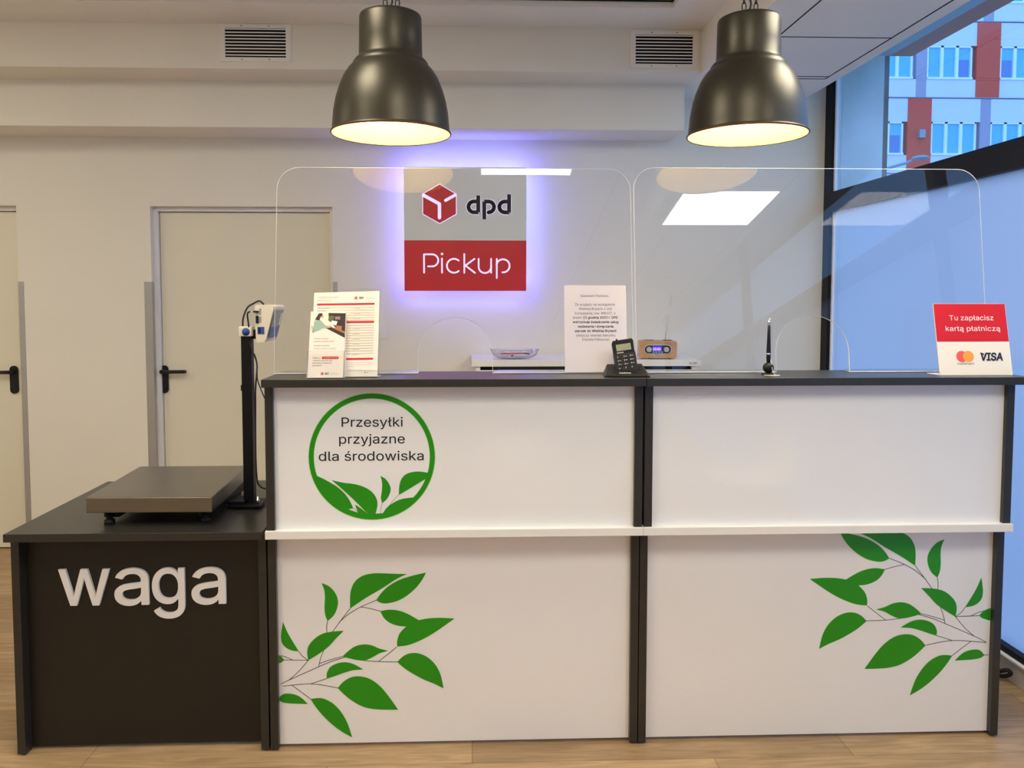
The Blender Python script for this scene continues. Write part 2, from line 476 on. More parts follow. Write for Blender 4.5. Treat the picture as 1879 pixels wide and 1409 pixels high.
# ceiling: plaster border around a recessed tile field, lowered strip on the right
b = MB()
b.box(XL, .975, 3.86, 4.15, 2.89, 3.1, 'ceiling_paint')
b.box(.975, 1.2, YF, 4.15, 2.89, 3.1, 'ceiling_paint')
b.box(XL, .975, YF, 3.86, 2.925, 3.1, 'ceiling_paint')
for i in range(9):                                             # joints between the tiles
    x = .975 - .38 - .62 * i
    b.box(x - .005, x + .005, YF, 3.86, 2.921, 2.9245, 'ledge_white')
b.box(XL, .975, 3.852, 3.8585, 2.918, 2.9245, 'dark_gap')  # this strip and the next paint the shadow gap around the tile recess
b.box(.967, .9735, YF, 3.86, 2.918, 2.9245, 'dark_gap')
for i in range(13):
    y = 3.86 - .62 * (i + 1)
    b.box(XL, .969, y - .005, y + .005, 2.921, 2.9243, 'ledge_white')
b.box(1.2, 1.965, YF, YB, 2.665, 3.1, 'ceiling_paint')        # lowered strip
for x in (1.375, 1.893):
    b.box(x - .003, x + .003, YF, 4.235, 2.6635, 2.6655, 'dark_gap')
for y in (4.235, 4.19, 3.565, 2.945, 2.325, 1.705, .86, .17, -.45, -1.07, -1.69, -2.31):
    b.box(1.375, 1.893, y - .003, y + .003, 2.6633, 2.6654, 'dark_gap')
b.box(1.965, 2.30, YF, YB + .3, 3.0, 3.1, 'ceiling_paint')
struct(b, 'ceiling')
struct(MB().box(XL, 1.2, 4.15, YB, 2.665, 3.1, 'wall_paint'), 'trim_1')     # upper duct casing
struct(MB().box(XL, 1.176, 4.38, YB, 2.418, 2.665, 'wall_paint'), 'trim_2')     # lower duct casing

# doors in their niches
def door(n, x0, x1, handle_left, hx):
    f = MB()
    f.box(x0, x0 + .025, YB + .045, YB + .155, 0, DT, 'door_frame_paint')
    f.box(x1 - .025, x1, YB + .045, YB + .155, 0, DT, 'door_frame_paint')
    f.box(x0 + .025, x1 - .025, YB + .045, YB + .155, DT - .025, DT, 'door_frame_paint')
    d = struct(f, 'door_%d' % n, .002)
    leaf = MB().box(x0 + .028, x1 - .028, YB + .07, YB + .11, .006, DT - .028, 'door_paint').build('door_leaf', d, .002)
    fr = front(YB + .07)
    h = MB().prism(rrect(hx - .024, hx + .024, .93, 1.095, .023), fr, 0, .009, 'black_plastic')
    h.cyl(hx, 1.06, .012, fr, .009, .05, 'black_plastic')
    h.cyl(hx, .975, .008, fr, .009, .012, 'black_rubber')
    sx = 1 if handle_left else -1
    h.tube([(hx, YB + .022, 1.06), (hx + sx * .03, YB + .019, 1.06), (hx + sx * .10, YB + .019, 1.06), (hx + sx * .122, YB + .024, 1.06), (hx + sx * .13, YB + .045, 1.058)], .0105, 'black_plastic')
    h.build('door_handle', leaf)
door(1, *D1, True, -1.825)
door(2, *D2, False, -2.70)
for x0, x1, lab in ((-2.62, -2.591, 'grey aluminium corner guard on the wall edge right of the far left door'),
                    (-1.903, -1.86, 'grey aluminium corner guard left of the middle door'),
                    (-.81, -.785, 'grey aluminium corner guard right of the middle door, mostly behind the leaflet stand')):
    g = MB()
    left = x0 < -2 or x0 > -1
    g.box(x0, x1, YB - .003, YB, .0, 1.589, 'aluminium')
    if x0 < -2: g.box(x0 - .002, x0, YB - .003, YB + .03, 0, 1.589, 'aluminium')
    elif x0 < -1: g.box(x1, x1 + .002, YB - .003, YB + .03, 0, 1.589, 'aluminium')
    else: g.box(x0 - .002, x0, YB - .003, YB + .03, 0, 1.589, 'aluminium')
    tag(g.build('corner_guard'), lab, 'corner guard', 'aluminium corner guards at the door niches')

# window wall on the right
wf = MB()
wf.box(2.10, 2.16, 4.60, YB, .088, 3.0, 'black_frame')
wf.box(2.10, 2.16, YF, 4.60, 1.995, 2.112, 'black_frame')
wf.box(2.10, 2.16, YF, 4.60, .10, .125, 'black_frame')
wf.box(2.10, 2.16, YF, 4.60, 2.96, 3.0, 'black_frame')
wf.box(2.12, 2.15, 4.582, 4.60, .125, 2.96, 'facade_frame')
for y in (1.93, -.6, -3.1):
    wf.box(2.10, 2.16, y - .03, y + .03, .125, 1.995, 'black_frame')
    wf.box(2.10, 2.16, y - .03, y + .03, 2.112, 2.96, 'black_frame')
wo = struct(wf, 'window_1')
MB().box(2.128, 2.134, YF, 4.60, 2.112, 2.96, 'window_glass').build('clear_pane', wo)
MB().add([(2.131, YF, .125), (2.131, 4.60, .125), (2.131, 4.60, 1.995), (2.131, YF, 1.995)], [(0, 1, 2, 3)], 'frosted_glass').build('frosted_pane', wo)
struct(MB().box(2.085, 2.165, YF, YB, .088, .10, 'ledge_white'), 'trim_3', .004)

# ------------------------------------------------------------------ outside
struct(MB().box(2.32, 60, -30, 34, -.6, -.2, 'asphalt'), 'pavement')
b = MB().box(2.17, 2.48, 4.74, 5.0, -.2, 2.945, 'outdoor_render')
b.box(2.48, 2.515, 4.75, 5.0, -.2, 2.945, 'outdoor_trim')
struct(b, 'wall_exterior')
b = MB().box(2.17, 2.513, YF, 4.75, 2.945, 3.15, 'canopy_grey')
b.box(2.513, 2.65, YF, 4.75, 2.945, 3.35, 'canopy_brown')
struct(b, 'trim_4')

bl = thing('office_building', 'pale blue office building with red brown facade panels across the street', 'building', (21, 32, -.2))
b = MB(); fr = front(32)
b.box(9, 46, 32.2, 42, -.2, 19, 'facade_white')
b.build('facade', bl)
P = 5.50
def win(x0, x1, z0, z1, dark):
    q = MB()
    q.rect(x0, x1, z0, z1, fr, -.10, 'facade_pane')
    f = .07
    q.fbox(fr, x0, x1, z0 - .06, z0 + .02, -.1, .05, 'facade_frame'); q.fbox(fr, x0, x1, z1 - f, z1, -.1, -.02, 'facade_frame')
    for k in range(4):
        xx = x0 + (x1 - x0) * k / 3
        q.fbox(fr, max(x0, xx - .06), min(x1, xx + .06), z0, z1, -.1, -.02, 'facade_frame')
    if dark is not None:
        a = x0 + (x1 - x0) * dark / 3 + .08
        q.rect(a, a + (x1 - x0) / 3 - .18, z0 + .05, z0 + .75, fr, -.09, 'facade_pane_dark')
    return q.build('window', bl)
cl = MB(); red = MB(); gr = MB(); jt = MB()
k = 0
for row in range(-1, 5):
    z0 = 7.34 + 3.05 * (row) ; z1 = z0 + 1.29
    sh = 0 if row % 2 else -2.78
    for c in range(-2, 4):
        rx = 20.53 + sh + c * P
        if rx < 8.5 or rx > 40: continue
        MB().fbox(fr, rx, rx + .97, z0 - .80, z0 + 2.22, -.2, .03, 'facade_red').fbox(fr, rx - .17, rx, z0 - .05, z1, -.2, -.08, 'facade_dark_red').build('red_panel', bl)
        gx = rx + 3.02
        gr.fbox(fr, gx, gx + .43, z0 - .80, z0 + 2.22, -.2, .0, 'facade_grey')
        for a in (rx + 1.0, gx + .45):
            k += 1; win(a, a + 1.87, z0, z1, (None, 2, 0, None, 2)[k % 5])
        gr.fbox(fr, rx + .97, gx, z0 - .80, z0 - .06, -.2, -.005, 'facade_white')
        gr.fbox(fr, rx + .97, gx, z1, z0 + 2.22, -.2, -.005, 'facade_white')
        gr.fbox(fr, gx + .43, gx + 2.48, z0 - .80, z0 - .06, -.2, -.005, 'facade_white')
        gr.fbox(fr, gx + .43, gx + 2.48, z1, z0 + 2.22, -.2, -.005, 'facade_white')
    jt.fbox(fr, 9, 46, z0 - .81, z0 - .78, -.2, .035, 'facade_joint')
gr.build('cladding', bl); jt.build('joint', bl)
MB().fbox(fr, 18.16, 18.4, 7.95, 8.28, .03, .2, 'street_metal').build('alarm_box', bl)
sl = thing('street_lamp', 'grey street lamp head on an angled arm outside the window', 'street lamp', (12.2, 25, -.2))
MB().lathe([(.09, -.2), (.06, 5.2)], (12.2, 25, 0), 'street_metal', 12).build('pole', sl)
MB().tube([(12.2, 25, 5.15), (12.5, 25, 5.38), (13.9, 25, 5.78), (14.05, 25, 5.86)], .045, 'street_metal').build('arm', sl)
q = MB().sphere((14.32, 25, 5.93), .25, 'street_metal', 10, .33); q.build('lamp_head', sl)

# ------------------------------------------------------------------ ceiling light panels
for x0, y0, z, lab in ((.05, .42, 2.9245, 'square white ceiling light panel straight above the viewer'),
                       (1.28, .20, 2.6645, 'square white light panel in the lowered ceiling strip by the window'),
                       (-2.45, .42, 2.9245, 'unseen square light panel added to light the left of the room'),  # added fill source, out of view
                       (-2.45, -2.06, 2.9245, 'unseen square light panel added at the far back left of the ceiling'),  # unseen panel, added to light the room from the left
                       (-1.21, 1.66, 2.9245, 'square white ceiling light panel above and left of the left pendant lamp'),
                       (1.28, 2.06, 2.6645, 'square white light panel in the lowered strip, nearest the right pendant lamp'),
                       (-3.7, 2.28, 2.9245, 'unseen square light panel added near the left wall'),  # another added light source that is never in view
                       ):
    t = thing('ceiling_light', lab, 'ceiling light', (x0 + .3, y0 + .3, z), 'ceiling light panels')
    MB().box(x0, x0 + .61, y0, y0 + .61, z - .006, z, 'ledge_white').build('frame', t)
    MB().box(x0 + .015, x0 + .595, y0 + .015, y0 + .595, z - .009, z - .0055, 'led_panel').build('diffuser', t)

# ------------------------------------------------------------------ air vents
def vent(x0, x1, z0, z1, lab):
    t = thing('air_vent', lab, 'air vent', ((x0 + x1) / 2, 4.15, z0), 'air vents in the duct casing')
    f = front(4.15); bw = .026; bh = .021
    q = MB()
    q.fbox(f, x0, x1, z0, z0 + bh, 0, .006, 'ceiling_paint'); q.fbox(f, x0, x1, z1 - bh, z1, 0, .006, 'ceiling_paint')
    q.fbox(f, x0, x0 + bw, z0 + bh, z1 - bh, 0, .006, 'ceiling_paint'); q.fbox(f, x1 - bw, x1, z0 + bh, z1 - bh, 0, .006, 'ceiling_paint')
    for a in (x0 + .11, x1 - .11):
        for c in (z0 + .010, z1 - .010): q.disc(a, c, .004, f, .0065, 'device_grey', 10)
    q.build('frame', t, .001)
    MB().rect(x0 + bw, x1 - bw, z0 + bh, z1 - bh, f, .0006, 'dark_gap').build('duct_opening', t)  # black sheet on the casing paints the unlit inside of the duct
    n = 9; zz0 = z0 + bh; hh = z1 - z0 - 2 * bh
    for i in range(n):
        zc = zz0 + hh * (i + .55) / n
        MB().add([(x0 + bw, 4.144, zc - .0015), (x1 - bw, 4.144, zc - .0015), (x1 - bw, 4.149, zc + .005), (x0 + bw, 4.149, zc + .005),
                  (x0 + bw, 4.144, zc + .0045), (x1 - bw, 4.144, zc + .0045)], [(0, 1, 5, 4), (4, 5, 2, 3), (0, 3, 2, 1)], 'ledge_white').build('slat', t)
vent(-1.277, -.918, 2.700, 2.889 - .001, 'white slatted air vent above the wall, left of the left pendant lamp')
vent(.827, 1.178, 2.688, 2.878, 'white slatted air vent left of the right pendant lamp')

# ------------------------------------------------------------------ weighing desk (left)
t = thing('weighing_desk', 'low graphite desk with white raised letters reading waga', 'desk', (-1.07, 2.85, 0))
MB().box(-1.473, -.667, 2.497, 3.215, .729, .755, 'graphite_laminate').build('desk_top', t, .0012)
MB().box(-1.487, -1.461, 2.56, 3.19, .006, .729, 'graphite_laminate').build('side_panel', t, .001)
MB().box(-.697, -.671, 2.56, 3.19, .006, .729, 'graphite_laminate').build('side_panel', t, .001)
fp = MB().box(-1.461, -.697, 2.60, 2.618, .012, .729, 'graphite_panel').build('front_panel', t)
for x, y in ((-1.474, 2.60), (-1.474, 3.15), (-.684, 2.60), (-.684, 3.15)):
    MB().lathe([(.0001, 0), (.011, 0), (.011, .006), (.0001, .006)], (x, y, 0), 'black_rubber', 12).build('foot', t)
WF = front(2.60)
for ch, a, c in (('w', -1.3535, -1.188), ('a', -1.174, -1.063), ('g', -1.052, -.946), ('a', -.924, -.812)):
    q = MB().text(ch, WF, a, c, .4895, .160, .002, 'letter_white', thick=.010, bold=.004)
    q.build('letter', fp, 0, label='white raised plastic letter %s' % ch)

# ------------------------------------------------------------------ leaf artwork
def bil(c00, c10, c01, c11, W, H):
    def f(p):
        a, b = p[0] / W, p[1] / H
        return tuple(c00[k] * (1 - a) * (1 - b) + c10[k] * a * (1 - b) + c01[k] * (1 - a) * b + c11[k] * a * b for k in (0, 1))
    return f
leaves = [
 [(232,698),(185,692),(140,672),(110,635),(103,590),(108,540),(118,485),(150,560),(190,630)],
 [(125,763),(108,742),(78,722),(20,705),(-40,710),(-60,740),(-20,790),(40,800),(78,790),(105,780)],
 [(445,474),(428,430),(423,370),(426,300),(420,245),(400,198),(450,218),(490,255),(515,300),(521,345),(510,395),(485,440)],
 [(612,383),(611,300),(622,235),(655,178),(712,142),(790,127),(880,128),(960,131),(1030,132),(950,170),(840,240),(720,310)],
 [(805,323),(838,275),(890,225),(970,178),(1070,145),(1173,122),(1140,180),(1095,235),(1030,290),(960,328),(880,346),(835,340)],
 [(835,404),(900,393),(970,400),(1040,425),(1120,470),(1110,520),(1028,515),(960,508),(900,485),(860,450)],
 [(960,663),(960,620),(980,565),(1028,515),(1075,485),(1120,470),(1200,456),(1290,453),(1384,458),(1310,510),(1220,570),(1130,618),(1040,652)],
 [(303,765),(295,710),(305,660),(345,610),(400,573),(470,555),(562,548),(510,600),(450,665),(390,710)],
 [(555,737),(600,695),(650,662),(710,648),(770,655),(830,680),(890,695),(830,712),(780,740),(720,765),(660,762),(600,748)],
 [(440,900),(440,860),(465,815),(520,787),(580,780),(640,795),(705,832),(630,838),(560,858),(500,880)],
 [(960,777),(1000,738),(1050,715),(1110,713),(1180,740),(1240,795),(1280,870),(1303,972),(1240,940),(1150,903),(1070,860),(1010,820)],
 [(520,970),(560,925),(620,890),(690,885),(760,905),(830,955),(890,1025),(965,1130),(870,1130),(780,1125),(700,1105),(620,1060),(560,1010)],
 [(320,1052),(380,1045),(430,1055),(490,1090),(545,1150),(590,1230),(625,1336),(560,1300),(490,1250),(420,1185),(365,1120)],
 [(80,1055),(115,1018),(165,1012),(220,1025),(260,1050),(298,1088),(230,1086),(150,1082),(105,1072)]]
tips = [6, 5, 5, 8, 5, 4, 8, 6, 6, 6, 7, 7, 6, 5]
stems = [[(70,958),(160,912),(380,813),(470,775),(575,742)], [(70,962),(180,950),(300,940),(400,948),(520,970)], [(185,952),(250,1000),(320,1052)],
 [(320,940),(380,920),(440,900)], [(160,912),(230,850),(303,765)], [(80,728),(130,738),(185,762)], [(125,763),(303,765)], [(232,698),(260,735),(303,765)],
 [(378,812),(395,745),(415,695)], [(387,788),(470,760),(555,737)], [(600,748),(700,765),(820,775),(960,777)], [(820,775),(890,720),(955,668)],
 [(440,562),(438,520),(445,474)], [(482,555),(540,475),(612,383)], [(530,485),(600,425),(690,372),(805,323)], [(690,372),(760,385),(835,404)], [(80,1055),(20,1052)]]
def branch(q, fr, mp, box):
    x0, x1, z0, z1 = box
    for li, (lf, tp) in enumerate(zip(leaves, tips)):
        out = crom(lf[:tp + 1], 5)[:-1] + crom(lf[tp:] + [lf[0]], 5)[:-1]
        P = [mp(p) for p in out]
        cx = sum(p[0] for p in P) / len(P); cz = sum(p[1] for p in P) / len(P)
        halo = []
        for i, p in enumerate(P):
            a = P[i - 1]; c = P[(i + 1) % len(P)]; tx, tz = c[0] - a[0], c[1] - a[1]; L = math.hypot(tx, tz) or 1
            nx, nz = tz / L, -tx / L
            if nx * (p[0] - cx) + nz * (p[1] - cz) < 0: nx, nz = -nx, -nz
            halo.append((p[0] + nx * .0011, p[1] + nz * .0011))
        Pc = clip_rect(P, x0, x1, z0, z1)
        hc = clip_rect(halo, x0, x1, z0, z1)
        if len(hc) > 2: q.flat(hc, fr, .0003 + li * .00001, 'green_halo')
        if len(Pc) > 2: q.flat(Pc, fr, .0008 + li * .00003, 'green_print')
    for s_ in stems:
        P = [mp(p) for p in crom(s_, 4)]
        P = [p for p in P if x0 + .001 < p[0] < x1 - .001 and z0 < p[1] < z1]
        if len(P) > 1: q.stroke(P, .0020, fr, .0005, 'stem_print')

LP = bil((-.673, .650), (-.011, .643), (-.683, .004), (-.012, -.010), 1490, 1409)
RP0 = bil((1.106, .741), (1.837, .734), (1.119, .101), (1.860, .088), 1616, 1409)
def RP(p):
    x, y = p
    return RP0((-1.0281 * x - .0269 * y + 1500.94, .03 * x + 1.0357 * y - 96.99))

# ------------------------------------------------------------------ the two reception counter units
def counter(xa, xb, label, art):
    t = thing('reception_counter', label, 'counter', ((xa + xb) / 2, 2.8, 0), 'reception counter units')
    p = .026
    # lower body
    la, lb = (xa - .008, xb - .0005) if xa < 0 else (xa + .0015, xb + .014)
    for x in (la, lb - p):
        MB().box(x, x + p, 2.56, 3.15, .006, .729, 'graphite_laminate').build('side_panel', t, .001)
        for y in (2.60, 3.1):
            MB().lathe([(.0001, 0), (.011, 0), (.011, .006), (.0001, .006)], (x + .013, y, 0), 'black_rubber', 12).build('foot', t)
    q = MB().box(la + p, lb - p, 2.58, 2.598, .012, .729, 'white_laminate')
    art[0](q, (la + p + .001, lb - p - .001, .013, .728)); q.build('front_panel', t)
    MB().box(xa, xb, 2.50, 3.17, .729, .755, 'ledge_white').build('work_surface', t, .0012)
    # raised part
    for x in (xa + .003, xb - .003 - p):
        MB().box(x, x + p, 2.51, 2.72, .755, 1.218, 'graphite_laminate').build('upright', t, .001)
    q = MB().box(xa + .003 + p, xb - .003 - p, 2.525, 2.543, .755, 1.218, 'white_laminate')
    art[1](q); q.build('upper_panel', t)
    ta, tb = (xa + .003, .5525) if xa < 0 else (.5545, 1.80)
    MB().box(ta, tb, 2.47, 2.735, 1.218, 1.243, 'graphite_laminate').build('counter_top', t, .0012)
    return t

def badge(q):
    f = front(2.525)
    mp = bil((-.564, 1.214), (-.079, 1.212), (-.570, .774), (-.081, .769), 1578, 1409)
    cx, cy, R = 801, 718, 652
    def pol(pts, m, d): q.flat([mp(p) for p in pts], f, d, m)
    N = 72
    def rg(r0, r1, m, d):
        vs = []; fs = []
        for i in range(N):
            a = 2 * PI * i / N
            for r in (r0, r1): vs.append(f.p(*mp((cx + r * math.cos(a), cy - r * math.sin(a))), d))
            j = (i + 1) % N; fs.append((2 * i, 2 * i + 1, 2 * j + 1, 2 * j))
        q.add(vs, fs, m)
    rg(596, 660, 'green_halo', .0003); rg(602, 652, 'green_print', .0006)
    def ra(p, q2, r=628, n=10):
        a0 = math.atan2(-(p[1] - cy), p[0] - cx); a1 = math.atan2(-(q2[1] - cy), q2[0] - cx)
        if a1 - a0 > PI: a1 -= 2 * PI
        if a0 - a1 > PI: a1 += 2 * PI
        return [(cx + r * math.cos(a0 + (a1 - a0) * i / n), cy - r * math.sin(a0 + (a1 - a0) * i / n)) for i in range(n + 1)]
    A = crom([(232, 915), (300, 945), (380, 990), (450, 1035), (520, 1100), (570, 1170), (608, 1250)], 4) + [(555, 1262), (655, 1297), (645, 1265), (625, 1210)] + crom([(625, 1210), (690, 1255), (760, 1312)], 3)
    A += ra((760, 1330), (205, 915))
    pol(A, 'green_print', .0009)
    Bp = crom([(385, 958), (500, 985), (620, 1000), (720, 1030), (800, 1080), (848, 1150), (857, 1220), (838, 1310)], 4) + [(838, 1345), (765, 1345)] + crom([(760, 1312), (700, 1250), (600, 1150), (480, 1040), (385, 958)], 4)[:-1]
    pol(Bp, 'green_print', .0010)
    Cp = crom([(888, 915), (940, 945), (980, 1000), (995, 1055), (978, 1115), (945, 1165), (905, 1198)], 4)[:-1] + crom([(905, 1198), (894, 1140), (905, 1060), (905, 980), (888, 915)], 4)[:-1]
    pol(Cp, 'green_print', .0009)
    Dp = crom([(1385, 882), (1300, 870), (1220, 875), (1150, 900), (1105, 950), (1085, 1020), (1080, 1112)], 4)[:-1] + crom([(1080, 1112), (1170, 1060), (1260, 1005), (1352, 950)], 4) + ra((1352, 960), (1385, 882), 625, 5)
    pol(Dp, 'green_print', .0009)
    Ep = crom([(915, 1300), (960, 1240), (1030, 1190), (1110, 1155), (1220, 1138)], 4) + ra((1220, 1138), (915, 1310), 628, 8)
    pol(Ep, 'green_print', .0009)
    pol([(838, 1308), (915, 1302), (930, 1345), (830, 1350)], 'green_print', .0011)
    for s_ in ([(905, 1198), (893, 1250), (893, 1305)], [(1080, 1112), (1020, 1170), (975, 1235)], [(608, 1250), (635, 1270), (655, 1290)]):
        q.stroke([mp(p) for p in crom(s_, 3)], .0009, f, .0010, 'stem_print')
    for body, a, c, base in (('Przesyłki', 488, 1120, 406), ('przyjazne', 462, 1142, 580), ('dla środowiska', 252, 1338, 756)):
        x0, z0 = mp((a, base)); x1, z1 = mp((c, base))
        q.text(body, f, x0, x1, (z0 + z1) / 2, .0297, .0008, 'black_print', bold=.003)

counter(-.658, .5545, 'left white and graphite reception counter unit with round green emblem and leafy branch', (lambda q, bx: branch(q, front(2.58), LP, bx), badge))
counter(.5555, 1.779, 'right white and graphite reception counter unit, branch print at its right edge', (lambda q, bx: branch(q, front(2.58), RP, bx), lambda q: None))

# ------------------------------------------------------------------ acrylic screens, leaning back a little
LEAN = math.atan(.13)
def SF(d=0):
    return Frame((0, 2.64, 1.243), (1, 0, 0), (0, math.sin(LEAN), math.cos(LEAN)))
def screen(x0, x1, top, ax0, ax1, ah, label, r=.075):
    t = thing('protective_screen', label, 'screen', ((x0 + x1) / 2, 2.66, 1.243), 'clear acrylic screens on the counter')
    f = SF(); g = .0015
    ra = (ax1 - ax0) / 2; am = (ax0 + ax1) / 2; straight = ah - ra
    pts = [(x0, g), (ax0, g)] + arc(am, straight, ra, 180, 0, 24) + [(ax1, g), (x1, g)] + arc(x1 - r, top - r, r, 0, 90, 8) + arc(x0 + r, top - r, r, 90, 180, 8)
    inn = []
    for i, p in enumerate(pts):
        a_, c_ = pts[i - 1], pts[(i + 1) % len(pts)]
        t1 = Vector((p[0] - a_[0], p[1] - a_[1])); t2 = Vector((c_[0] - p[0], c_[1] - p[1]))
        t1 = t1.normalized() if t1.length > 1e-7 else t2.normalized(); t2 = t2.normalized() if t2.length > 1e-7 else t1
        n_ = (Vector((-t1.y, t1.x)) + Vector((-t2.y, t2.x))).normalized(); kk = .0012 / max(.6, n_.dot(Vector((-t1.y, t1.x))))
        inn.append((p[0] + n_.x * kk, p[1] + n_.y * kk))
    n = len(pts); q = MB()
    q.add([f.p(a, b, 0) for a, b in inn], [tuple(range(n))], 'acrylic')
    q.add([f.p(a, b, -.005) for a, b in pts], [tuple(range(n - 1, -1, -1))], 'acrylic')
    q.add([f.p(a, b, 0) for a, b in inn] + [f.p(a, b, -.0008) for a, b in pts] + [f.p(a, b, -.005) for a, b in pts],
          [(i, n + i, n + (i + 1) % n, (i + 1) % n) for i in range(n)] + [(n + i, 2 * n + i, 2 * n + (i + 1) % n, n + (i + 1) % n) for i in range(n)], 'acrylic_edge')
    q.build('pane', t)
    for a, c in ((x0 + .001, ax0 - .001), (ax1 + .001, x1 - .001)):
        q = MB()
        s = -.012
        q.add([(a, 2.644, 1.2445), (c, 2.644, 1.2445), (c, 2.73, 1.2445), (a + .02, 2.73, 1.2445),
               (a, 2.644, 1.2475), (c, 2.644, 1.2475), (c, 2.73, 1.2475), (a + .02, 2.73, 1.2475)],
              [(0, 3, 2, 1), (4, 5, 6, 7)], 'acrylic')
        q.add([(a, 2.644, 1.2445), (c, 2.644, 1.2445), (c, 2.73, 1.2445), (a + .02, 2.73, 1.2445),
               (a, 2.644, 1.2475), (c, 2.644, 1.2475), (c, 2.73, 1.2475), (a + .02, 2.73, 1.2475)],
              [(0, 1, 5, 4), (1, 2, 6, 5), (2, 3, 7, 6), (3, 0, 4, 7)], 'acrylic_edge')
        q.build('foot', t)
screen(-.657, .5475, .703, -.178, .0705, .190, 'left clear acrylic screen with arched hand opening, behind the leaflet stand')
screen(.5575, 1.773, .709, 1.036, 1.288, .196, 'right clear acrylic screen with arched hand opening, behind the chained pen')

# notice taped to the left screen
f = SF()
q = MB().prism([(.3145, .004), (.525, .004), (.525, .299), (.3145, .299)], f, .0006, .0014, 'paper_cool')
W2 = .2105; cxn = .4165
ls = [('Szanowni Państwo,', 880, 1085, 174, 0), ('Ze względu na wystąpienie', 840, 1127, 237, 0), ('Wielkiej Brytanii z Unii', 866, 1104, 268, 0),
      ('Europejskiej, tzw. BREXIT, z', 838, 1130, 300, 0), ('dniem', 822, 888, 331, 0), ('21 grudnia 2020 r. DPD', 897, 1147, 331, 1), ('wstrzymuje świadczenie usług', 821, 1150, 363, 1),
      ('nadawania i doręczania', 857, 1114, 395, 1), ('paczek do Wielkiej Brytanii', 838, 1134, 427, 1), ('(dotyczy również kierunku', 846, 1127, 459, 0), ('Irlandia Północna)', 888, 1082, 489, 0)]
for body, a, c, yc, bd in ls:
    q.text(body, f, .4195 + (a - 985) * .000472, .4195 + (c - 985) * .000472, .299 - (yc + 8 - 98) * .000472, .0080, .0018, 'black_print' if bd else 'dark_grey_print', bold=.016 if bd else .003)
tag(q.build('notice_sheet'), 'white printed paper notice stuck on the left acrylic screen', 'notice')

# ------------------------------------------------------------------ wall sign
def cube_logo(q, fr, cx, cz, s, d, face, line, th=None):
    th = th or .23 * s
    H = [(0, s * 1.17), (s, s * .58), (s, -s * .62), (0, -s * 1.17), (-s, -s * .62), (-s, s * .58)]
    q.flat([(cx + a, cz + b) for a, b in reversed(H)], fr, d, face)
    q.stroke([(cx - s, cz + s * .50), (cx, cz - s * .04), (cx, cz - s * .88)], th, fr, d + .0006, line)
    q.stroke([(cx + s * .36, cz + s * .19), (cx + s * 1.0, cz + s * .53)], th * .9, fr, d + .0006, line)
t = thing('wall_sign', 'backlit square wall sign, grey over red, reading dpd Pickup', 'sign', (-.033, 4.66, 1.53))
SY = 4.575
SX0, SX1, SZ0, SZ1 = -.3847, .3174, 1.5356, 2.2422
f = front(SY)
smid = SZ0 + (SZ1 - SZ0) * (1045 - 660) / 940
def sg(p): return (SX0 + (p[0] - 824) * (SX1 - SX0) / 919, SZ1 - (p[1] - 104) * (SZ1 - SZ0) / 940)
MB().box(SX0, SX1, SY, SY + .02, smid, SZ1, 'sign_grey').build('grey_panel', t, .001, label='grey upper panel')
MB().box(SX0, SX1, SY, SY + .02, SZ0, smid, 'sign_red').build('red_panel', t, .001, label='red lower panel')
q = MB()
k = .711 / 918
Hx = [(1091, 236), (1213, 310), (1213, 458), (1091, 528), (968, 458), (968, 310)]
def grow(P, e):
    cx = sum(p[0] for p in P) / len(P); cy = sum(p[1] for p in P) / len(P)
    return [((p[0] - cx) * e + cx, (p[1] - cy) * e + cy) for p in P]
q.flat([sg(p) for p in grow(Hx, 1.05)], f, .001, 'sign_glow')
q.prism([sg(p) for p in reversed(Hx)], f, .002, .008, 'sign_red')
q.stroke([sg(p) for p in ((970, 318), (1090, 384), (1090, 488))], 25 * k, f, .0095, 'sign_glow')
q.stroke([sg(p) for p in ((1136, 357), (1208, 316))], 22 * k, f, .0095, 'sign_glow')
q.build('cube_logo', t, label='red cube emblem with glowing seams')
def dpdl(which, m, wd, d):
    q = MB()
    if which == 'd1':
        q.stroke([sg(p) for p in ((1380.5, 303 + wd / 2), (1380.5, 458 - 13))], wd * k, f, d, m, False)
        q.stroke([sg(p) for p in [(1380, 445)] + arc(1348, 404, 41, 90, 270, 16) + [(1380, 363)]], wd * k, f, d + .00002, m, False)
    if which == 'p':
        q.stroke([sg(p) for p in ((1425.5, 364), (1425.5, 498))], wd * k, f, d, m, False)
        q.stroke([sg(p) for p in [(1425, 363)] + arc(1458, 404, 41, -90, 90, 16) + [(1454, 445)]], wd * k, f, d + .00002, m, False)
    if which == 'd2':
        q.stroke([sg(p) for p in ((1612.5, 308), (1612.5, 458 - 13))], wd * k, f, d, m, False)
        q.stroke([sg(p) for p in [(1612, 445)] + arc(1580, 404, 41, 90, 270, 16) + [(1612, 363)]], wd * k, f, d + .00002, m, False)
    return q
for wch in ('d1', 'p', 'd2'):
    q = dpdl(wch, 'sign_glow', 35, .001)
    q2 = dpdl(wch, 'sign_black', 29, .003)
    q.add(q2.v, q2.f, 'sign_black'); q.build('letter', t, label='dark letter %s with glowing outline' % wch[0])
lw = 12.5 * k
